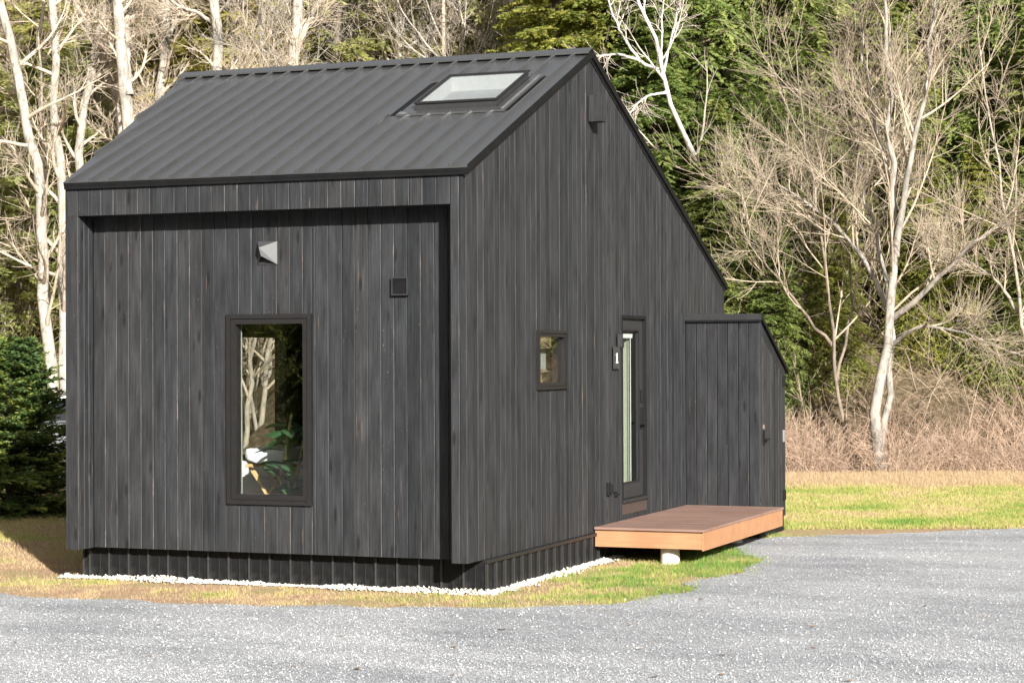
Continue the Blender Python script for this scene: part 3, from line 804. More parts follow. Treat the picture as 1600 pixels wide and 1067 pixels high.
b = fitting('number_plate', (0, 4.24, 1.88), 'grey house number plate reading 1 beside the door', 'sign')
MB().box(.022, .030, -.105, .105, -.125, .120).build('plate', MAT['plate'], b); MB().box(0, .0215, -.04, .04, -.05, .05).build('standoff', MAT['black'], b)
q = MB(); q.box(.0302, .034, -.008, .012, -.045, .05); q.box(.0302, .034, -.032, .034, -.060, -.0455); q.hexa([(.0302, -.030, .022), (.034, -.030, .022), (.034, -.0085, .032), (.0302, -.0085, .032)], [(.0302, -.030, .036), (.034, -.030, .036), (.034, -.0085, .05), (.0302, -.0085, .05)])
q.build('numeral', simple('numeral_white', (.85, .85, .83), .5, var=.02), b)
b = fitting('small_plate', (0, 4.365, 2.065), 'small blank grey plate above the house number', 'sign')
MB().box(.022, .030, -.075, .075, -.065, .075).build('plate', MAT['plate'], b); MB().box(0, .0215, -.03, .03, -.03, .03).build('standoff', MAT['black'], b)
b = fitting('wall_socket', (0, 3.98, .44), 'black outdoor socket low on the gable wall left of the door', 'socket')
MB().box(0, .035, -.04, .04, -.07, .07).build('housing', MAT['black'], b, bevel=.006); MB().box(.0352, .06, -.03, .03, -.045, .045).build('cover', MAT['black'], b, bevel=.006)
b = fitting('cable_hook', (0, 4.20, .36), 'short black cable end hooked to the wall by the door sill', 'cable')
q = MB(); q.cyl((.02, 0, .03), .012, .04, 'x', 10); q.cyl((.04, .03, .005), .010, .09, 'y', 10); q.build('cable', MAT['black'], b)

# ------------------------------------------------------------------ things seen through the glass
bed = empty('bed', (-3.35, 3.0, .2)); tag(bed, 'bed with rumpled white linen seen through the tall front window', 'bed')
def pillowy(name, sx, sy, sz, loc, mat, parent, amp=.03, seed=0):
    bm = bmesh.new(); bmesh.ops.create_cube(bm, size=1); bmesh.ops.subdivide_edges(bm, edges=list(bm.edges), cuts=7, use_grid_fill=True)
    r = np.random.default_rng(seed); ph = r.random(6) * 6
    for v in bm.verts:
        p = np.array(v.co) * 2; k = 1 - .22 * (p[0] ** 4 + p[1] ** 4) / 2
        p[2] *= k; p[:2] *= 1 - .06 * p[2] ** 2
        v.co = (p[0] * sx / 2, p[1] * sy / 2, p[2] * sz / 2 + amp * (math.sin(p[0] * 5 + ph[0]) * math.sin(p[1] * 4 + ph[1]) + .6 * math.sin(p[0] * 9 + p[1] * 7 + ph[2])))
    me = bpy.data.meshes.new(name); bm.to_mesh(me); bm.free()
    for p in me.polygons: p.use_smooth = True
    return link(name, me, mat, parent, loc)
pillowy('mattress', 1.5, 2.0, .28, (0, 0, .30), MAT['linen'], bed, .012, 1); pillowy('duvet', 1.62, 1.5, .2, (0, -.2, .50), MAT['linen'], bed, .035, 2)
pillowy('pillow', .62, .42, .2, (.32, .70, .60), MAT['linen'], bed, .01, 3); pillowy('pillow', .62, .42, .2, (-.34, .70, .60), MAT['linen'], bed, .01, 4)
MB().box(-.76, .76, -1.02, 1.02, .08, .15).build('bed_frame', MAT['pine'], bed)
for sx in (-.7, .7):
    for yy in (-.95, .95): MB().box(sx - .035, sx + .035, yy - .035, yy + .035, 0, .078).build('leg', MAT['pine'], bed)
tr = empty('trestle_stool', (-2.70, 1.35, .2)); tr.scale = (1, 1, 1.15); tag(tr, 'folding stool with crossed pine legs and white cushion behind the front window', 'stool')
for sgn in (-1, 1):
    for yy in (-.16, .16):
        b = MB(); b.hexa([(sgn * .20 - .02, yy - .018 + sgn * .005, 0), (sgn * .20 + .02, yy - .018 + sgn * .005, 0), (sgn * .20 + .02, yy + .018 + sgn * .005, 0), (sgn * .20 - .02, yy + .018 + sgn * .005, 0)],
                         [(-sgn * .20 - .02, yy - .018 + sgn * .005, .50), (-sgn * .20 + .02, yy - .018 + sgn * .005, .50), (-sgn * .20 + .02, yy + .018 + sgn * .005, .50), (-sgn * .20 - .02, yy + .018 + sgn * .005, .50)])
        b.build('leg', MAT['pine'], tr)
for sgn in (-1, 1): MB().box(sgn * .2 - .025, sgn * .2 + .025, -.24, .24, .502, .535).build('rail', MAT['pine'], tr)
pillowy('cushion', .46, .46, .13, (0, 0, .61), MAT['linen'], tr, .008, 6)

plant = empty('rubber_plant', (-2.27, .85, .2)); tag(plant, 'potted rubber plant with broad dark leaves behind the tall front window', 'plant')
LEAF = foliage('rubber_leaf', (.02, .05, .02), (.04, .10, .045), (.09, .17, .07), .12, 6)
MB().cyl((0, 0, .13), .11, .26, 'z', 24, r2=.14).build('pot', simple('pot_clay', (.12, .12, .12), .7), plant, bevel=.006)
def leaf_mesh(L, Wf):
    V = []; F = []; n = 7
    for i in range(n + 1):
        u = i / n; w = Wf * math.sin(math.pi * min(1, u * .96 + .02)) ** .75; zz = -.35 * L * u * u
        V += [(-w, L * u, zz + .12 * w), (0, L * u, zz - .02 * L), (w, L * u, zz + .12 * w)]
    for i in range(n):
        q = 3 * i; F += [(q, q + 1, q + 4, q + 3), (q + 1, q + 2, q + 5, q + 4)]
    me = poly_mesh('leaf', V, F)
    for p in me.polygons: p.use_smooth = True
    a = me.attributes.new('tone', 'FLOAT', 'POINT'); a.data.foreach_set('value', [.35] * len(V)); return me
lm = leaf_mesh(.30, .075); lm.materials.append(LEAF)
b = MB(); pr = random.Random(3); tips = []
stem_pts = [((0, 0, .24), (-.06, .02, .78)), ((-.06, .02, .78), (.02, 0, 1.14)), ((0, .02, .26), (.13, .05, .88)), ((0, 0, .25), (-.17, .06, .52))]
for p, q in stem_pts:
    p, q = Vector(p), Vector(q); d_ = q - p; u = Vector((d_.z, 0, -d_.x)).normalized() * .011; w_ = Vector((0, .011, 0))
    b.hexa([p - u - w_, p + u - w_, p + u + w_, p - u + w_], [q - u - w_, q + u - w_, q + u + w_, q - u + w_])
b.build('stem', simple('plant_stem', (.22, .20, .08), .7), plant)
for i in range(26):
    p, q = stem_pts[i % 4]; u = pr.uniform(.25, 1.0); P = Vector(p).lerp(Vector(q), u)
    o = bpy.data.objects.new('leaf', lm); COL.objects.link(o); o.parent = plant; o.location = P
    o.rotation_euler = (pr.uniform(-.2, .9), pr.uniform(-.5, .5), pr.uniform(0, 6.28)); sc_ = pr.uniform(.8, 1.2); o.scale = (sc_,) * 3
bl = empty('hanging_cloth', (-.25, 2.78, 1.765)); tag(bl, 'pale grey green cloth hanging behind the small gable window', 'cloth')
MB().box(-.003, .003, -.25, .25, 0, .205).build('fabric', simple('grey_green_cloth', (.20, .225, .20), .9, .1, var=.08), bl)
MB().cyl((0, 0, .213), .007, .62, 'y', 10).build('rod', MAT['steel'], bl)
bw = empty('potted_herb', (-.28, 2.88, 1.622)); tag(bw, 'leafy herb in a small white pot behind the small gable window', 'plant')
MB().cyl((0, 0, .055), .055, .11, 'z', 18, r2=.075).build('pot', simple('pot_glaze', (.36, .40, .37), .4, .4, var=.04), bw, smooth=True)
for i in range(22):
    o = bpy.data.objects.new('leaf', lm); COL.objects.link(o); o.parent = bw; o.location = (pr.uniform(-.05, .05), pr.uniform(-.12, .22), pr.uniform(.08, .20) + (.22 if i % 3 == 0 else 0))
    o.rotation_euler = (pr.uniform(-.2, 1.2), pr.uniform(-.6, .6), pr.uniform(0, 6.28)); sc_ = pr.uniform(.3, .5); o.scale = (sc_,) * 3
boxo('window_shelf', -.46, -.16, 2.35, 3.4, 1.60, 1.62, MAT['pine'], cabin)
boxo('window_ledge', -3.0, -1.9, D - .45, D - .152, 1.27, 1.298, MAT['pine'], cabin)
# ------------------------------------------------------------------ plants: generators
def unit(v): return v / np.maximum(np.linalg.norm(v, axis=-1, keepdims=True), 1e-9)


def tubes(P, R, sides):
    """P (C,n,3) centre lines, R (C,n) radii -> verts, quads"""
    C, n, _ = P.shape
    T = np.empty_like(P); T[:, 1:-1] = P[:, 2:] - P[:, :-2]; T[:, 0] = P[:, 1] - P[:, 0]; T[:, -1] = P[:, -1] - P[:, -2]; T = unit(T)
    av = unit(P[:, -1] - P[:, 0]); ref = np.where(np.abs(av[:, 2:3]) > .8, np.array([[1., 0, 0]]), np.array([[0, 0, 1.]]))
    U = unit(np.cross(T, ref[:, None, :])); Vv = np.cross(T, U)
    a = np.arange(sides) * 2 * math.pi / sides
    ring = P[:, :, None] + R[:, :, None, None] * (np.cos(a)[:, None] * U[:, :, None] + np.sin(a)[:, None] * Vv[:, :, None])
    V = ring.reshape(-1, 3); i = np.arange(C * n * sides).reshape(C, n, sides)
    F = np.stack([i[:, :-1], np.roll(i, -1, 2)[:, :-1], np.roll(i, -1, 2)[:, 1:], i[:, 1:]], -1).reshape(-1, 4)
    return V, F


def join(parts):
    V = []; F = []; o = 0
    for v, f in parts: V.append(v); F.append(f + o); o += len(v)
    return np.concatenate(V), np.concatenate(F)


def sprout(P, R, k, u0, u1, ang, ln, n, rmax, rtip, upb, wander, r, taper=.55, side=None):
    """k children on each centre line"""
    C, m, _ = P.shape
    u = (u0 + (u1 - u0) * (np.arange(k)[None] + r.random((C, k))) / k); f = u * (m - 1); i = np.minimum(f.astype(int), m - 2); w = (f - i)[..., None]
    ci = np.arange(C)[:, None]
    B = P[ci, i] * (1 - w) + P[ci, i + 1] * w; T = unit(P[ci, i + 1] - P[ci, i]); rr = R[ci, i] * (1 - w[..., 0]) + R[ci, i + 1] * w[..., 0]
    L0 = np.linalg.norm(np.diff(P, axis=1), axis=-1).sum(1)[:, None]
    rv = r.normal(size=(C, k, 3)); pr_ = unit(rv - (rv * T).sum(-1, keepdims=True) * T)
    a = r.uniform(ang[0], ang[1], (C, k, 1)); d = np.cos(a) * T + np.sin(a) * pr_
    L = (ln * (L0 if ln < 3 else 1) if not isinstance(ln, tuple) else r.uniform(ln[0], ln[1], (C, k))) * (1 - taper * u) * r.uniform(.55, 1.25, (C, k))
    st = (L / (n - 1))[..., None]; Q = np.empty((C, k, n, 3)); Q[:, :, 0] = B
    drift = r.normal(0, wander, (C, k, 3))
    for j in range(1, n):
        d = unit(d + drift * .5 + r.normal(0, wander, (C, k, 3)) + np.array([0, 0, upb / (n - 1)])); Q[:, :, j] = Q[:, :, j - 1] + d * st
    r0 = np.minimum(rr * .62, rmax)[..., None]; rad = r0 + (rtip - r0) * np.linspace(0, 1, n)[None, None]
    return Q.reshape(C * k, n, 3), np.maximum(rad, rtip).reshape(C * k, n)


def stem_line(ctrl, n, r, jit=.03):
    ctrl = np.asarray(ctrl, float); d = np.concatenate([[0], np.cumsum(np.linalg.norm(np.diff(ctrl, axis=0), axis=1))]); u = np.linspace(0, d[-1], n)
    P = np.stack([np.interp(u, d, ctrl[:, j]) for j in range(3)], -1)
    for _ in range(2): P[1:-1] = .25 * P[:-2] + .5 * P[1:-1] + .25 * P[2:]
    P[1:-1] += r.normal(0, jit, (n - 2, 3)); return P


def bare_tree(stems, seed, kb=16, ks=7, kt=5, blen=.38, twig=(.35, .8), rtip=.004, upb=.55, ang=(.5, 1.05), u0=.25, wander=.07, ang2=(.35, .95), rbm=.05):
    """stems: list of (ctrl points, base radius, tip radius). returns (trunk mesh data, branch data)"""
    r = np.random.default_rng(seed); tr = []; br = []
    for ctrl, ra, rb in stems:
        L_ = np.linalg.norm(np.diff(np.asarray(ctrl, float), axis=0), axis=1).sum(); P = stem_line(ctrl, 16, r, .0045 * L_)[None]; R = np.linspace(ra, rb, 16)[None]
        R[0, 0] *= 1.25
        tr.append(tubes(P, R, 9))
        B, RB = sprout(P, R, kb, u0, .98, ang, blen, 9, rbm, rtip * 1.5, upb, wander, r); br.append(tubes(B, RB, 5))
        S, RS = sprout(B, RB, ks, .15, .97, ang2, .45, 6, .014, rtip * 1.2, upb * .6, wander * 1.2, r); br.append(tubes(S, RS, 4))
        T1, RT1 = sprout(S, RS, kt, .1, 1, ang2, twig, 4, .0045, rtip, upb * .4, wander * 1.4, r, .3); br.append(tubes(T1, RT1, 3))
        T2, RT2 = sprout(B, RB, kt, .3, 1, ang2, twig, 4, .005, rtip, upb * .4, wander * 1.4, r, .3); br.append(tubes(T2, RT2, 3))
    return join(tr), join(br)


def make_tree(name, data, loc, mats, label, cat='tree', group=None, rz=0.0, scale=1.0):
    (tv, tf), (cv, cf) = data
    o = empty(name, loc, rz); o.scale = (scale,) * 3; tag(o, label, cat, group)
    link('trunk', np_mesh('trunk', tv, tf, True), mats[0], o); link('crown', np_mesh('crown', cv, cf, True), mats[1], o)
    return o


def copy_thing(src, loc, rz, scale, label=None, group=None):
    c = src.copy(); COL.objects.link(c); c.location = loc; c.rotation_euler = (0, 0, rz); c.scale = scale if isinstance(scale, tuple) else (scale,) * 3
    for ch in src.children:
        k = ch.copy(); COL.objects.link(k); k.parent = c
    if label: c['label'] = label
    if group: c['group'] = group
    return c


def needle_tree(h, rbase, seed, nb, ks, kl, leaf, lw, droop=-.25, bare=.06, shape=.85, trunk_r=.16, tipup=.0):
    r = np.random.default_rng(seed)
    trunk = stem_line([(0, 0, -.3), (r.normal(0, .1), r.normal(0, .1), h * .5), (r.normal(0, .15), r.normal(0, .15), h)], 14, r, .015)[None]
    TR = np.linspace(trunk_r, .012, 14)[None]
    u = np.sort(bare + (1 - bare) * r.random(nb) ** 1.05); u = np.clip(u, 0, .995)
    f = u * 13; i = np.minimum(f.astype(int), 12); w = (f - i)[:, None]; B = trunk[0, i] * (1 - w) + trunk[0, i + 1] * w
    az = np.arange(nb) * 2.399 + r.normal(0, .4, nb)
    prof = np.clip((1 - u), .02, 1) ** shape * (1 - .35 * np.clip(.18 - u, 0, 1) / .18)
    L = rbase * prof * r.uniform(.62, 1.18, nb) + .12
    d = np.stack([np.cos(az), np.sin(az), .28 + .55 * u + r.normal(0, .08, nb)], -1); d = unit(d)
    n = 8; P = np.empty((nb, n, 3)); P[:, 0] = B
    for j in range(1, n):
        d = unit(d + np.array([0, 0, droop * (1 if j < n * .65 else 1 - 2.2 * tipup)]) * (.6 + .8 * (1 - u))[:, None] * .5 + r.normal(0, .05, (nb, 3)))
        P[:, j] = P[:, j - 1] + d * (L / (n - 1))[:, None]
    R = np.linspace(1, .25, n)[None] * (.006 + .010 * L)[:, None]
    # flat side sprays
    k = ks; uu = .12 + .88 * (np.arange(k)[None] + r.random((nb, k))) / k; f = uu * (n - 1); i = np.minimum(f.astype(int), n - 2); w = (f - i)[..., None]; ci = np.arange(nb)[:, None]
    SB = P[ci, i] * (1 - w) + P[ci, i + 1] * w; T = unit(P[ci, i + 1] - P[ci, i])
    sd = np.where(np.arange(k) % 2 == 0, 1., -1.)[None, :, None]
    lat = unit(np.cross(T, np.array([0, 0, 1.]))) * sd
    a = r.uniform(.55, 1.1, (nb, k, 1)); sdr = unit(np.cos(a) * T + np.sin(a) * lat + r.normal(0, .13, (nb, k, 3)) + np.array([0, 0, droop * .5]))
    SL = (L[:, None] * .42 * (1.12 - .8 * uu) + leaf * .8) * r.uniform(.6, 1.2, (nb, k))
    m = 4; S = SB[:, :, None] + sdr[:, :, None] * (np.linspace(0, 1, m)[None, None, :, None] * SL[:, :, None, None]); S[..., 2] += (droop * .25 * SL[..., None] * np.linspace(0, 1, m) ** 2)
    S = S.reshape(-1, m, 3); sdr = sdr.reshape(-1, 3); latn = unit(np.cross(sdr, np.array([0, 0, 1.]))); SL = SL.reshape(-1)
    C = len(S); q = kl; v = (np.arange(q)[None] + r.random((C, q))) / q; f = v * (m - 1); i = np.minimum(f.astype(int), m - 2); w = (f - i)[..., None]; ci = np.arange(C)[:, None]
    LB = S[ci, i] * (1 - w) + S[ci, i + 1] * w
    sg = np.where(np.arange(q) % 2 == 0, 1., -1.)[None, :, None]; a = r.uniform(.35, .95, (C, q, 1))
    ld = unit(np.cos(a) * sdr[:, None] + np.sin(a) * latn[:, None] * sg + r.normal(0, .22, (C, q, 3)))
    ll = leaf * r.uniform(.6, 1.3, (C, q, 1)) * (1.1 - .35 * v[..., None]); nrm = unit(np.cross(ld, latn[:, None] * .3 + sdr[:, None]) + r.normal(0, .35, (C, q, 3))); wd = unit(np.cross(ld, nrm + np.array([0, 0, 1.])))
    A = LB; Bq = LB + ld * ll * .45 + wd * lw * ll; Cq = LB + ld * ll; Dq = LB + ld * ll * .45 - wd * lw * ll
    V = np.stack([A, Bq, Cq, Dq], 2).reshape(-1, 3); F = np.arange(len(V)).reshape(-1, 4)
    tone = np.repeat(np.clip(np.repeat(r.normal(.5, .14, C), q) + r.normal(0, .12, C * q), 0, 1), 4)
    br = join([tubes(trunk, TR, 8), tubes(P, R, 4)])
    return br, (V, F, tone)


def make_conifer(name, data, loc, mats, label, group=None, rz=0.0, scale=1.0):
    (tv, tf), (cv, cf, tn) = data
    o = empty(name, loc, rz); o.scale = (scale,) * 3; tag(o, label, 'tree', group)
    link('trunk', np_mesh('trunk', tv, tf, True), mats[0], o); link('crown', np_mesh('crown', cv, cf, False, tn), mats[1], o)
    return o


def gpos(px, t, sink=.1):
    p = ground_at(px, t); return (float(p[0]), float(p[1]), float(terrain(p[0], p[1])) - sink)


MAT['bark_pale'] = bark('pale_bark', (.13, .118, .10), (.44, .40, .35)); MAT['twig_pale'] = bark('pale_twig', (.30, .25, .195), (.54, .46, .365), 9)
MAT['bark_grey'] = bark('grey_bark', (.17, .15, .125), (.38, .335, .28)); MAT['twig_grey'] = bark('grey_twig', (.26, .212, .16), (.46, .385, .295), 9)
MAT['birch'] = bark('birch_bark', (.22, .20, .185), (.60, .58, .555), 5, True); MAT['twig_birch'] = bark('birch_twig', (.34, .28, .24), (.62, .56, .50), 9)
MAT['bark_mid'] = bark('mottled_bark', (.11, .098, .085), (.40, .365, .325), 10)
MAT['bark_brown'] = bark('brown_bark', (.07, .056, .044), (.24, .20, .16), 10)
MAT['bark_dark'] = bark('dark_bark', (.05, .04, .032), (.14, .115, .09))
MAT['hemlock'] = foliage('hemlock_needles', (.09, .145, .04), (.24, .29, .078), (.48, .47, .16), .62, .45)
MAT['hemlock_y'] = foliage('yellowish_needles', (.17, .195, .06), (.40, .40, .135), (.58, .53, .23), .62, .5)
MAT['spruce'] = foliage('spruce_needles', (.025, .055, .022), (.06, .115, .038), (.27, .32, .07), .35, 1.6)

# hemlocks on the slope
HV = [needle_tree(13.0, 3.0, 41, 420, 12, 15, .138, .21, -.34), needle_tree(12.0, 2.7, 42, 400, 12, 15, .138, .21, -.38), needle_tree(9.0, 2.6, 43, 360, 12, 15, .135, .21, -.30)]
hem = [None, None, None]
HL = [  # px, t, variant, scale, label
    (965, 45.5, 0, 1.00, 'tall green hemlock just right of the roof peak, behind the leaning birch'),
    (1090, 45.0, 1, 1.05, 'large sunlit hemlock right of the leaning birch, reaching the top of the picture'),
    (1200, 45.5, 0, 1.08, 'tall hemlock rising behind the shed, left of the pale multi stemmed tree'),
    (1300, 47.5, 1, 1.12, 'hemlock deep in the slope directly behind the pale multi stemmed tree'),
    (1455, 47.0, 2, 1.25, 'hemlock on the slope just right of the pale multi stemmed tree'),
    (1565, 45.5, 1, 1.00, 'dark green hemlock at the top right corner of the picture'),
    (1530, 42.2, 2, .52, 'low bright green hemlock at the edge of the lawn, far right'),
    (1640, 43.5, 2, .80, 'hemlock cut by the right edge of the picture'),
    (1120, 42.5, 2, .62, 'short hemlock filling the gap right of the gable slope'),
    (1215, 41.6, 2, .40, 'small hemlock sapling close behind the shed roof'),
    (1020, 44.0, 2, .85, 'hemlock half hidden behind the gable, under the birch'),
    (1385, 44.5, 2, .8, 'hemlock seen between the two main pale stems'),
    (1300, 42.0, 2, .45, 'small hemlock between the shed and the pale multi stemmed tree'),
    (1440, 42.6, 2, .50, 'small hemlock just right of the pale multi stemmed trunk'),
    (1600, 41.6, 2, .52, 'small hemlock at the right edge above the dry brush'),
    (870, 45.0, 2, 1.0, 'hemlock rising behind the ridge just left of the roof peak'),
]
for i, (px_, t_, v_, s_, lb) in enumerate(HL):
    loc = gpos(px_, t_); rz = i * 1.7
    if hem[v_] is None: hem[v_] = make_conifer('hemlock_tree', HV[v_], loc, (MAT['bark_dark'], MAT['hemlock']), lb, 'hemlocks on the slope', rz, s_)
    else: copy_thing(hem[v_], loc, rz, s_, lb, 'hemlocks on the slope')
# yellower evergreens behind the bare wood on the left
HY = make_conifer('evergreen_tree', needle_tree(12.0, 3.2, 47, 150, 12, 13, .24, .15, -.28), gpos(60, 52), (MAT['bark_dark'], MAT['hemlock_y']), 'yellowish evergreen at the top left corner behind pale trunks', 'yellowish evergreens behind the bare wood', .3, 1.0)
for i, (px_, t_, s_, lb) in enumerate(((-10, 51, .62, 'low yellowish evergreen at the left edge above the spruce'), (185, 53, 1.0, 'yellowish evergreen behind the trunks over the left end of the roof'), (300, 54, 1.0, 'yellowish evergreen behind the thick trunk above the left ridge end'),
                                       (440, 55.5, 1.0, 'yellowish evergreen seen above the left third of the ridge'), (590, 56.5, 1.1, 'yellowish evergreen seen above the middle of the ridge'), (720, 56, 1.0, 'yellowish evergreen above the skylight'), (820, 55, .9, 'yellowish evergreen left of the roof peak'),
                                       (30, 49.5, .7, 'short yellowish evergreen behind the leaning trunk at the far left'), (135, 50, .72, 'short yellowish evergreen behind the forked trunk'), (260, 51, .85, 'short yellowish evergreen near the left ridge end'), (385, 51.5, .9, 'yellowish evergreen between two straight trunks above the ridge'), (530, 52.5, .95, 'yellowish evergreen right of the forked trunk above the ridge'), (680, 53, 1.0, 'yellowish evergreen right of the pale trunk above mid ridge'))):
    copy_thing(HY, gpos(px_, t_), 1.1 * i + 1, s_, lb)

# young spruce beside the cabin
sp_xy = ground_at(18, 29.6)
make_conifer('spruce_tree', needle_tree(2.40, 1.40, 51, 250, 18, 22, .085, .17, -.10, bare=.015, shape=.7, trunk_r=.06, tipup=.6), (sp_xy[0], sp_xy[1], GZ), (MAT['bark_dark'], MAT['spruce']), 'young dark green spruce at the left edge beside the cabin')
# two more trees across the drive that the window mirrors
for k_, (xx, yy) in enumerate(((-12.5, -15.0), (-17.0, -20.0), (-21.0, -17.5), (-13.0, -24.0), (-8.0, -28.0), (-25.0, -12.0), (-18.0, -27.0), (-27.0, -19.0))):
    copy_thing(hem[k_ % 2], (xx, yy, GZ), 2.0 + k_, .95, 'dark hemlock across the drive, mirrored in the tall front window', 'hemlocks across the drive')


for k_, (p_, t_) in enumerate(((1860, 44.0), (2060, 45.5), (2260, 43.5), (2480, 46.0), (2700, 44.0))):
    copy_thing(hem[k_ % 3], gpos(p_, t_), .7 * k_, 1.0, 'dark hemlock farther along the slope, mirrored in the small gable window', 'hemlocks farther along the slope')


def px_stem(pts, t, dz=0.0):
    return [tuple(world_at(a, b, t + (c[0] if c else 0))) for a, b, *c in pts]


def tree_from_px(name, base_px, t, stems, seed, mats, label, group=None, **kw):
    """stems given as image outlines at distance t; radii in metres"""
    g = gpos(base_px, t, .15); st = []
    for pts, ra, rb in stems:
        P = [np.array(p) - np.array(g) for p in px_stem(pts, t)]
        if len(pts[0]) and pts[0][1] == 'g': pass
        st.append((P, ra, rb))
    return make_tree(name, bare_tree(st, seed, **kw), g, mats, label, 'tree', group)


PALE = (MAT['bark_pale'], MAT['twig_pale']); GREY = (MAT['bark_grey'], MAT['twig_grey'])
GL = 'pale bare trees behind the cabin'
# pale multi stemmed tree right of the shed
tree_from_px('bare_tree', 1375, 38.6, [
    ([(1378, 760), (1374, 690), (1366, 610), (1372, 560), (1386, 490), (1398, 400), (1402, 300), (1392, 180), (1385, 60), (1380, -80)], 0.115, 0.020),
    ([(1372, 750), (1385, 640, .3), (1393, 540, .4), (1388, 470, .5), (1378, 410, .6), (1360, 330, .9), (1330, 210, 1.3), (1300, 110, 1.6)], 0.081, 0.010),
    ([(1390, 500, .1), (1425, 478, -.3), (1480, 420, -.8), (1530, 370, -1.2), (1610, 335, -1.6)], 0.064, 0.011),
    ([(1398, 400, .0), (1415, 300, -.3), (1440, 180, -.6), (1455, 60, -.8), (1470, -60, -1)], 0.072, 0.011),
    ([(1386, 480, .3), (1355, 410, .8), (1300, 345, 1.2), (1235, 300, 1.6), (1170, 265, 2.0)], 0.051, 0.010),
    ([(1392, 540, .0), (1440, 505, -.6), (1510, 520, -1.0), (1600, 555, -1.3)], 0.043, 0.008),
    ([(1400, 330, .1), (1375, 230, .5), (1350, 100, .8), (1340, -30, 1)], 0.047, 0.010),
], 61, (MAT['bark_mid'], MAT['twig_grey']), 'pale multi stemmed bare tree standing in dry brush right of the shed', kb=12, ks=7, kt=5, blen=.44, upb=.45, u0=.28, rtip=.0025, wander=.075, ang=(.4, 1.0), ang2=(.3, .9), rbm=.026, twig=(.4, 1.1))
tree_from_px('bare_tree', 1340, 39.6, [
    ([(1345, 755), (1325, 680), (1306, 600), (1300, 520), (1290, 430), (1272, 300), (1250, 170), (1240, 40)], .042, .009),
    ([(1306, 600), (1335, 480, .5), (1322, 380, .8), (1318, 250, 1.2), (1312, 120, 1.5)], .032, .008),
    ([(1300, 540), (1250, 480, -.5), (1200, 420, -1.), (1165, 350, -1.4), (1150, 270, -1.5)], .034, .008),
], 62, (MAT['bark_brown'], MAT['twig_grey']), 'thin grey bare tree leaning left behind the shed, left of the pale multi stemmed tree', kb=12, ks=7, kt=5, blen=.48, upb=.5, rtip=.0025, wander=.075, ang=(.4, 1.05), ang2=(.3, .9), rbm=.024, twig=(.4, 1.0))
tree_from_px('bare_tree', 1590, 40.5, [([(1640, 760), (1610, 600), (1590, 430), (1560, 300), (1540, 150), (1530, 0)], .05, .010), ([(1600, 500), (1560, 440, .4), (1500, 400, .6), (1440, 380, .9)], .04, .01)], 63, GREY, 'slender grey bare tree at the right edge of the picture', kb=14, ks=7, kt=4, blen=.4)
# leaning birch
tree_from_px('birch_tree', 1130, 41.8, [
    ([(1170, 560, 4.5), (1120, 330, 3.0), (1083, 235), (1062, 190), (1042, 150), (1030, 105), (1012, 60), (1000, 20), (985, -40)], 0.096, 0.028),
    ([(1030, 110), (1005, 100, .2), (985, 78, .3), (960, 30, .5), (940, -30, .7)], 0.037, 0.014),
    ([(1000, 95, .1), (965, 84, .2), (935, 88, .3), (905, 96, .4)], 0.033, 0.014),
    ([(1040, 145), (1010, 150, -.3), (990, 168, -.5), (983, 182, -.6)], 0.030, 0.010),
    ([(1036, 125), (1046, 70, .2), (1058, 20, .3), (1070, -30, .4)], 0.030, 0.010),
    ([(1034, 120), (1034, 60, .4), (1036, 0, .6), (1040, -40, .6)], 0.026, 0.008),
], 64, (MAT['birch'], MAT['twig_birch']), 'white birch leaning left over the slope right of the roof peak', kb=6, ks=3, kt=3, blen=.25, u0=.4)
tree_from_px('birch_tree', 826, 50, [([(850, 200), (828, 85), (812, 40), (798, 0), (780, -60)], .09, .05)], 65, (MAT['birch'], MAT['twig_birch']), 'straight white birch stem crossing above the ridge left of the roof peak', GL, kb=4, ks=3, kt=3, blen=.3)
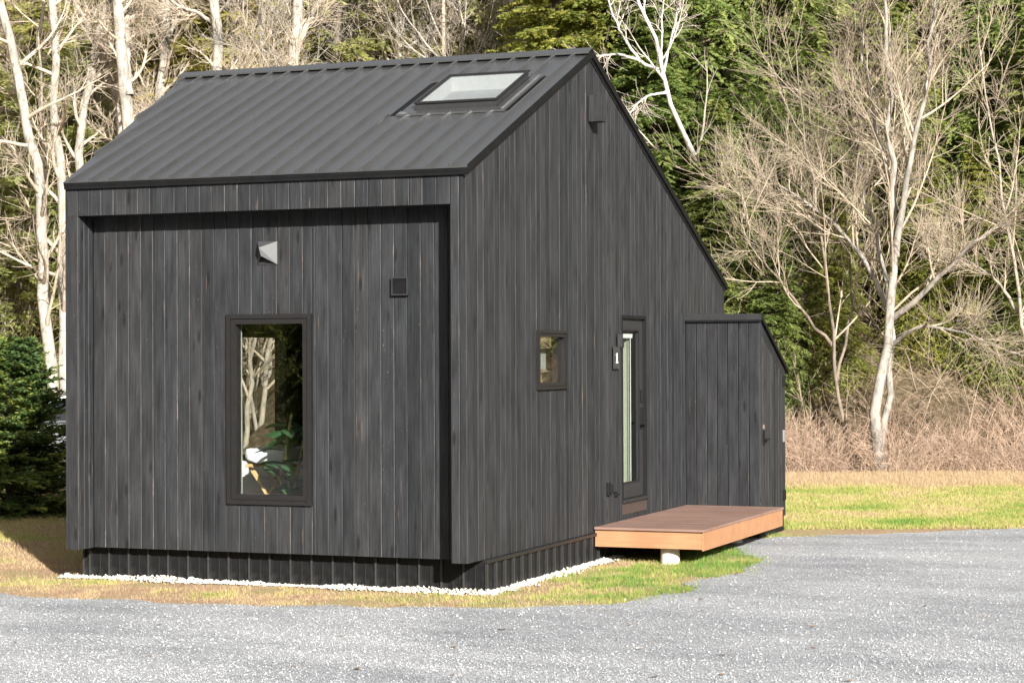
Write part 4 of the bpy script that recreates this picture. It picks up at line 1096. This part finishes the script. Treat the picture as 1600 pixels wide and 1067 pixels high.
# pale trunks on the left, behind the spruce and above the roof
LT = [
    (75, 45.0, [([(92, 720), (74, 520), (66, 400), (60, 300), (46, 200), (28, 120), (8, 40), (-14, -40)], 0.142, 0.090)], 'thick pale trunk leaning left past the left edge of the cabin'),
    (96, 46.0, [([(102, 720), (100, 480), (97, 330), (92, 230), (84, 110), (80, 0), (78, -60)], 0.125, 0.082)], 'straight pale trunk just left of the eave corner'),
    (68, 47.5, [([(84, 720), (72, 420), (66, 220), (64, 100), (66, -40)], 0.060, 0.041)], 'slim dark trunk between the two pale trunks at the left'),
    (125, 48.0, [([(122, 500), (124, 250), (132, 150), (150, 70), (166, 0), (180, -50)], 0.129, 0.074), ([(140, 110), (160, 68, -.3), (180, 45, -.5), (215, 20, -.6)], 0.069, 0.033)], 'forked pale trunk behind the left roof slope'),
    (200, 47.0, [([(212, 420), (202, 240), (194, 130), (187, 60), (180, -50)], 0.163, 0.123), ([(202, 150), (196, 60, .3), (200, 0, .4), (206, -50, .5)], 0.103, 0.066)], 'thick pale twin trunk over the left roof slope'),
    (180, 49.0, [([(196, 420), (190, 210), (172, 120), (150, 60), (128, 20), (100, -30)], 0.103, 0.057)], 'pale trunk bending left over the left roof slope'),
    (252, 50.0, [([(246, 420), (248, 150), (256, 80), (262, 0), (268, -60)], 0.146, 0.107), ([(262, 60), (285, 10, .3), (300, -40, .5)], 0.060, 0.033)], 'pale trunk left of the left ridge end'),
    (338, 48.0, [([(342, 420), (340, 110), (337, 40), (334, -50)], 0.142, 0.115), ([(338, 40), (310, 20, .4), (280, 12, .6), (240, -20, .8)], 0.052, 0.025)], 'bright thick trunk rising from the left end of the ridge'),
    (410, 51.0, [([(408, 420), (411, 110), (410, 40), (412, -50)], 0.112, 0.090)], 'straight pale trunk above the left third of the ridge'),
    (455, 49.0, [([(452, 420), (456, 105), (462, 50), (470, -50)], 0.172, 0.123), ([(458, 90), (480, 40, .3), (500, 0, .5), (520, -40, .6)], 0.086, 0.049)], 'forked thick trunk with dark streak above the ridge'),
    (437, 53.0, [([(440, 420), (438, 100), (446, 20), (448, -50)], 0.086, 0.066)], 'thin pale trunk beside the forked trunk above the ridge'),
    (474, 54.0, [([(474, 420), (475, 100), (470, 20), (466, -50)], 0.069, 0.049)], 'slim pale trunk right of the forked trunk above the ridge'),
    (625, 52.0, [([(622, 420), (624, 90), (627, 30), (630, -50)], 0.129, 0.098), ([(624, 80), (690, 45, -.3), (745, 22, -.5), (790, -10, -.6)], 0.043, 0.025)], 'pale trunk above the middle of the ridge'),
    (612, 55.0, [([(608, 420), (610, 80), (606, 0), (604, -50)], 0.069, 0.057)], 'slim trunk touching the pale trunk above the middle of the ridge'),
]
for i, (bp, t_, stems, lb) in enumerate(LT):
    mats = GREY if 'dark' in lb and 'slim' in lb else PALE
    tree_from_px('bare_tree', bp, t_, stems, 70 + i, mats, lb, GL, kb=11, ks=6, kt=4, blen=.30, u0=.25, upb=.35, ang=(.6, 1.35), wander=.085, rtip=.005, ang2=(.3, .9), twig=(.4, 1.0))

# slender saplings filling the slope
SAP = []
for i in range(3):
    r = np.random.default_rng(90 + i); hh = 7.5 + i
    c0 = [(0, 0, -.2), (r.normal(0, .2), r.normal(0, .2), hh * .4), (r.normal(0, .6), r.normal(0, .5), hh)]
    c1 = [(0, 0, -.1), (r.normal(0, .8), r.normal(0, .6), hh * .4), (r.normal(0, 1.6), r.normal(0, 1.), hh * .85)]
    SAP.append(bare_tree([(c0, .07, .012), (c1, .05, .01)], 93 + i, kb=15, ks=7, kt=5, blen=.36, upb=.5, u0=.12, rtip=.004, wander=.08, ang=(.4, 1.05), ang2=(.3, .9), twig=(.4, 1.0)))
sap0 = [None] * 3
spots = [(p, 49 + (i * 7) % 9, i) for i, p in enumerate(range(10, 900, 52))] + [(p, 52 + (i * 5) % 8, i + 1) for i, p in enumerate(range(30, 860, 105))] + \
        [(1265, 42.5, 1), (1425, 43, 1), (1610, 43.5, 0)]
for i, (p, t_, v_) in enumerate(spots):
    v_ %= 3; loc = gpos(p + random.uniform(-18, 18), t_); s_ = random.uniform(.8, 1.15) * (.75 if p > 1000 else 1.0)
    lb, gr = (('slender bare sapling in the tangled wood above the cabin roof', 'bare saplings above the roof') if p < 1000 else ({1265: 'slender bare sapling behind the shed, left of the grey leaning tree', 1425: 'slender bare sapling right behind the pale multi stemmed tree', 1610: 'slender bare sapling at the right edge of the picture'}[p], 'bare saplings right of the shed'))
    if sap0[v_] is None: sap0[v_] = make_tree('bare_sapling', SAP[v_], loc, GREY, lb, 'tree', gr, random.uniform(0, 6.28), s_)
    else:
        c_ = copy_thing(sap0[v_], loc, random.uniform(0, 6.28), s_, lb, gr)
        if i % 2 and p < 1000:
            for ch, mt in zip(c_.children, PALE): ch.material_slots[0].link = 'OBJECT'; ch.material_slots[0].material = mt

for k_, (p_, t_) in enumerate(((378, 43.0), (392, 44.5), (404, 43.6), (416, 45.5))):
    copy_thing(sap0[k_ % 3], gpos(p_, t_), 1.3 * k_, .9, 'bare sapling behind the cabin, seen through the tall front window', 'bare saplings behind the cabin')

# ------------------------------------------------------------------ ground cover
def stalks(name, x, y, z, h, lean, rad, mat, seed, n=5, sides=3, curve=.5, forks=2):
    r = np.random.default_rng(seed); N = len(x)
    az = r.uniform(0, 6.283, N); d = unit(np.stack([np.cos(az) * lean, np.sin(az) * lean, np.ones(N)], -1)); P = np.empty((N, n, 3)); P[:, 0] = np.stack([x, y, z], -1)
    out = np.stack([np.cos(az), np.sin(az), -.7 * np.ones(N)], -1) * (curve * r.uniform(.1, 1.2, N))[:, None]
    for j in range(1, n):
        d = unit(d + out / n + r.normal(0, .09, (N, 3))); P[:, j] = P[:, j - 1] + d * (h / (n - 1))[:, None]
    R = np.linspace(1, .45, n)[None] * rad[:, None]; parts = [tubes(P, R, sides)]
    if forks:
        S, RS = sprout(P, R, forks, .3, .95, (.3, .9), .45, 4, .006, .0025, .2, .12, r); parts.append(tubes(S, RS, 3))
    V, F = join(parts); return link(name, np_mesh(name, V, F, True), mat)


def scatter(n, p0, p1, t0, t1, seed):
    r = np.random.default_rng(seed); p = r.uniform(p0, p1, n); t = r.uniform(t0, t1, n)
    q = CAM[:2] + FW0[:2] * t[:, None] + RT0[:2] * ((p - 800) / FPX * t)[:, None]; return q[:, 0], q[:, 1], r


MAT['brush'] = bark('dry_brush', (.25, .17, .12), (.54, .40, .305), 3); MAT['tangle'] = bark('brown_tangle', (.22, .165, .12), (.46, .375, .285), 3)
x, y, r = scatter(2900, 1130, 1680, 37.9, 40.6, 101)
dn = vnoise(x, y, .8, 102); k = (dn > .38) | (r.random(len(x)) < .25); x, y, dn = x[k], y[k], dn[k]
h = r.uniform(.35, 1.7, len(x)) * (.25 + 1.0 * dn)
o = stalks('dry_brush', x, y, terrain(x, y) - .03, h, r.uniform(.03, .6, len(x)), r.uniform(.003, .0065, len(x)), MAT['brush'], 103, 7, 3, 1.3, 2); tag(o, 'thicket of dry pinkish brown stems along the edge of the lawn', 'brush', kind='stuff')
x, y, r = scatter(1200, 1000, 1680, 40.5, 50, 104)
h = r.uniform(.6, 2.4, len(x)); o = stalks('undergrowth', x, y, terrain(x, y) - .05, h, r.uniform(.1, 1.3, len(x)), r.uniform(.004, .010, len(x)), MAT['tangle'], 105, 6, 3, .9, 3); tag(o, 'tangled brown undergrowth on the slope right of the shed', 'undergrowth', kind='stuff')
x, y, r = scatter(4200, -60, 1000, 47, 62, 106)
h = r.uniform(1.0, 3.6, len(x)); o = stalks('undergrowth', x, y, terrain(x, y) - .05, h, r.uniform(.1, 1.5, len(x)), r.uniform(.006, .014, len(x)), MAT['twig_pale'], 107, 6, 3, .8, 3); tag(o, 'pale tangled undergrowth on the slope above the cabin roof', 'undergrowth', kind='stuff')

# grass
def grass_mat():
    m = NT('grass_blades'); at = m.add('ShaderNodeAttribute', attribute_name='tone')
    c = m.ramp(at.outputs['Fac'], [(.0, (.30, .20, .135)), (.25, (.47, .34, .215)), (.46, (.43, .37, .155)), (.66, (.33, .35, .095)), (.85, (.20, .28, .06)), (1.0, (.13, .24, .045))])
    m.base(c); m.rough(.7, .2); tl = m.add('ShaderNodeBsdfTranslucent'); m.link(c, tl.inputs[0]); mx = m.add('ShaderNodeMixShader'); mx.inputs[0].default_value = .3
    m.link(m.b.outputs[0], mx.inputs[1]); m.link(tl.outputs[0], mx.inputs[2]); m.link(mx.outputs[0], m.out.inputs['Surface']); return m.m


MAT['grass'] = grass_mat()


def blades(x, y, hgt, wid, tone, seed):
    r = np.random.default_rng(seed); n = len(x); a = r.random(n) * 6.283; l = r.uniform(.1, .9, n) * hgt; b = r.random(n) * 6.283
    z = terrain(x, y) - .004
    A = np.stack([x - np.cos(a) * wid, y - np.sin(a) * wid, z], -1); B = np.stack([x + np.cos(a) * wid, y + np.sin(a) * wid, z], -1)
    Cc = np.stack([x + np.cos(b) * l, y + np.sin(b) * l, z + hgt], -1)
    return np.stack([A, B, Cc], 1).reshape(-1, 3), np.repeat(tone, 3)


def not_house(x, y): return ~((x > left_x(DS) - .0 - SPL * np.maximum(y, 0)) & (x < .02) & (y > DS) & (y < D)) & ~((x > 0) & (x < XS) & (y > YS) & (y < YS2))


GV = []; GT = []
x = rng.uniform(-6.5, 2.6, 260000); y = rng.uniform(-1.4, 7.5, 260000)
k = ~inside(GP, x + rng.standard_t(2.5, len(x)) * .05, y + rng.standard_t(2.5, len(x)) * .05) & in_frame(x, y) & not_house(x, y); x, y = x[k], y[k]
# greener on the right patch, dry along the front and left
gn = .5 * vnoise(x, y, .7, 111) + .5 * vnoise(x, y, .20, 112); gn = .5 + (gn - .5) * 1.7 + .35 * (vnoise(x, y, .07, 1120) - .5)
right = sstep(-.4, .9, x) * sstep(-.6, .7, y); tone = np.clip(gn * .75 - .12 + .56 * right + rng.normal(0, .12, len(x)), 0, 1)
bare = (vnoise(x, y, .35, 113) < .46 - .25 * right) & (rng.random(len(x)) < .7); x, y, tone = x[~bare], y[~bare], tone[~bare]
v, tt = blades(x, y, rng.uniform(.012, .045, len(x)) * (.7 + .8 * tone), rng.uniform(.002, .0045, len(x)), tone, 1); GV.append(v); GT.append(tt)
x, y, r = scatter(150000, 1150, 1660, 26.5, 38.2, 114)
k = ~inside(GP, x, y) & not_house(x, y); x, y = x[k], y[k]; t = (x - CAM[0]) * FW0[0] + (y - CAM[1]) * FW0[1]
far = sstep(33.9, 35.4, t + (vnoise(x, y, 1.2, 115) - .5) * 1.6)
tone = np.clip(.20 + .62 * vnoise(x, y, 1.1, 116) + .34 * vnoise(x, y, .3, 117) - .05 + rng.normal(0, .11, len(x)), 0, 1); tone = tone * (1 - far) + far * np.clip(.24 + rng.normal(0, .09, len(x)), 0, 1)
v, tt = blades(x, y, rng.uniform(.02, .06, len(x)) * (1 + 1.2 * far), rng.uniform(.004, .009, len(x)), tone, 2); GV.append(v); GT.append(tt)
x, y, r = scatter(40000, -40, 240, 22, 46, 118)
k = not_house(x, y); x, y = x[k], y[k]; tone = np.clip(.1 + .6 * vnoise(x, y, .8, 119) + rng.normal(0, .1, len(x)), 0, 1)
v, tt = blades(x, y, rng.uniform(.02, .06, len(x)), rng.uniform(.004, .008, len(x)), tone, 3); GV.append(v); GT.append(tt)
V = np.concatenate(GV); o = link('grass', np_mesh('grass', V, np.arange(len(V)).reshape(-1, 3), False, np.concatenate(GT)), MAT['grass']); tag(o, 'short patchy lawn grass, green and straw coloured, around the cabin', 'grass', kind='stuff')

# fallen leaves on the drive and the lawn
r = np.random.default_rng(131); n = 520; px = r.uniform(0, 1600, n); t = 1 / r.uniform(1 / 36.0, 1 / 12.0, n)
xy = CAM[:2] + FW0[:2] * t[:, None] + RT0[:2] * ((px - 800) / FPX * t)[:, None]; x, y = xy[:, 0], xy[:, 1]
k = not_house(x, y) & ~((x > -4.6) & (x < .1) & (y > .25) & (y < D)) & ~((x > 0) & (x < 1.3) & (y > 3.4) & (y < YS2)) & (r.random(n) < np.where(inside(GP, x, y), .18, 1)); x, y = x[k], y[k]; n = len(x)
a = r.random(n) * 6.283; sz = r.uniform(.018, .04, n); cu = r.uniform(.1, .5, n) * sz; z = terrain(x, y) + .018
base = np.array([(-1, 0, .6), (-.3, .5, .05), (-.3, -.5, .05), (.5, .42, .1), (.5, -.42, .1), (1, 0, .7)]); FL = np.array([(0, 2, 1), (1, 2, 4), (1, 4, 3), (3, 4, 5)])
X = base[None, :, 0] * sz[:, None]; Y = base[None, :, 1] * sz[:, None]; Z = base[None, :, 2] * cu[:, None]
V = np.stack([x[:, None] + X * np.cos(a)[:, None] - Y * np.sin(a)[:, None], y[:, None] + X * np.sin(a)[:, None] + Y * np.cos(a)[:, None], z[:, None] + Z], -1).reshape(-1, 3)
m = NT('dead_leaf'); at = m.add('ShaderNodeAttribute', attribute_name='tone'); m.base(m.ramp(at.outputs['Fac'], [(0, (.10, .06, .035)), (.5, (.24, .14, .07)), (1, (.40, .27, .15))])); m.rough(.8, .2)
o = link('fallen_leaves', np_mesh('fallen_leaves', V, (FL[None] + 6 * np.arange(n)[:, None, None]).reshape(-1, 3), False, np.repeat(r.random(n), 6)), m.m); tag(o, 'small brown fallen leaves scattered over drive and lawn', 'leaves', kind='stuff')

# white stones along the skirt
n = 2200; u = rng.random(n)
m_, _v = stony('white_stone', (.38, .35, .30), (.62, .59, .53), (.82, .80, .76), .01); MAT['white_stone'] = m_.m
xs1 = rng.uniform(-4.62, .12, n); dens = vnoise(xs1, xs1 * 0, .35, 120); ys1 = DS - .02 - np.abs(rng.normal(0, .045, n)) * (.35 + 1.6 * dens); zz1 = GZ + .015 + np.maximum(0, .06 * dens - (DS - ys1) * .3) * rng.random(n)
n2 = 1100; ys2 = rng.uniform(DS - .1, 4.2, n2); xs2 = .03 + np.abs(rng.normal(0, .05, n2)) * (.7 + .9 * vnoise(ys2, ys2 * 0, .5, 122)); zz2 = GZ + .015 + np.maximum(0, .03 - xs2 * .3) * rng.random(n2)
x = np.concatenate([xs1, xs2]); y = np.concatenate([ys1, ys2]); z = np.concatenate([zz1, zz2])
o = stones('white_stones', x, y, z, rng.uniform(.014, .042, len(x)), MAT['white_stone'], .8); tag(o, 'strip of white crushed stone along the foot of the cabin', 'stones', kind='stuff')
# ------------------------------------------------------------------ parked car behind the spruce
def car():
    p = ground_at(112, 40.4); o = empty('parked_car', (p[0], p[1], GZ), YAW + .35); tag(o, 'dark grey car parked behind the spruce, mostly hidden', 'car')
    paint = simple('car_paint', (.10, .105, .115), .25, .6, var=.05); gl = simple('car_glass', (.02, .022, .025), .08, .6); tyre = simple('tyre_rubber', (.02, .02, .02), .8, .2)
    # side outline, x forward is -x (car faces left), extruded with inset greenhouse
    def loft(sec, name, mat, bevel=.03):
        b = MB(); rings = []
        for yy, pts in sec: rings.append([b.bm.verts.new((x, yy, z)) for x, z in pts])
        n = len(rings[0])
        for A, B in zip(rings, rings[1:]):
            for i in range(n): b.bm.faces.new([A[i], A[(i + 1) % n], B[(i + 1) % n], B[i]])
        b.bm.faces.new(rings[0][::-1]); b.bm.faces.new(rings[-1])
        return b.build(name, mat, o, bevel=bevel, seg=2, smooth=True)
    lower = [(-2.2, .32), (-2.25, .62), (-2.1, .84), (-1.1, .98), (2.05, 1.0), (2.2, .75), (2.2, .35), (1.75, .25), (-1.8, .25)]
    sl_ = lambda k: [(x * k, .62 + (z - .62) * (1 if k == 1 else .93)) for x, z in lower]
    loft([(-.90, sl_(.985)), (-.84, sl_(1)), (.84, sl_(1)), (.90, sl_(.985))], 'body', paint)
    top = [(-1.05, .98), (-.45, 1.46), (.15, 1.58), (1.25, 1.56), (1.95, 1.02)]
    loft([(-.84, top), (-.66, [(x * .93 + .03, .98 + (z - .98) * 1.02) for x, z in top]), (.66, [(x * .93 + .03, .98 + (z - .98) * 1.02) for x, z in top]), (.84, top)], 'cabin', paint, .02)
    for yy, s in ((-.845, -1), (.845, 1)):
        for q in ([(-.85, 1.03), (-.40, 1.40), (.30, 1.47), (.30, 1.03)], [(.38, 1.03), (.38, 1.47), (1.15, 1.46), (1.60, 1.05)]):
            b = MB(); b.prism(q, 'y', yy, yy + s * .012); b.build('side_window', gl, o)
    b = MB(); b.hexa([(-1.09, -.62, 1.02), (-1.09, .62, 1.02), (-.47, .58, 1.45), (-.47, -.58, 1.45)], [(-1.07, -.62, 1.02), (-1.07, .62, 1.02), (-.45, .58, 1.45), (-.45, -.58, 1.45)]); b.build('windscreen', gl, o)
    for yy in (-.62, .62): MB().box(-2.26, -2.16, yy - .17, yy + .17, .62, .76).build('headlight', simple('lamp_lens', (.7, .7, .72), .15, .6, var=.05), o, bevel=.02)
    for x in (-1.40, 1.40):
        for yy in (-.80, .80):
            w = MB().cyl((x, yy, .34), .34, .22, 'y', 28).build('wheel', tyre, o, bevel=.03); s = -1 if yy < 0 else 1
            b = MB().cyl((x, yy + s * .112, .34), .21, .02, 'y', 24); b.build('rim', simple('alloy_rim', (.55, .55, .56), .3, .6, metal=.5), w)
            b = MB()
            for k in range(5):
                a = k * 2 * math.pi / 5; u, v = math.cos(a), math.sin(a)
                b.hexa([(x - v * .03, yy + s * .123, .34 + u * .03), (x + v * .03, yy + s * .123, .34 - u * .03), (x + u * .2 + v * .02, yy + s * .123, .34 + v * .2 - u * .02), (x + u * .2 - v * .02, yy + s * .123, .34 + v * .2 + u * .02)],
                       [(x - v * .03, yy + s * .136, .34 + u * .03), (x + v * .03, yy + s * .136, .34 - u * .03), (x + u * .2 + v * .02, yy + s * .136, .34 + v * .2 - u * .02), (x + u * .2 - v * .02, yy + s * .136, .34 + v * .2 + u * .02)])
            b.build('spokes', MAT['steel'], w)
    for yy, s in ((-.95, -1), (.95, 1)): MB().box(-.80, -.62, min(yy, yy - s * .16), max(yy, yy - s * .16), 1.02, 1.14).build('mirror', paint, o, bevel=.02)


car()
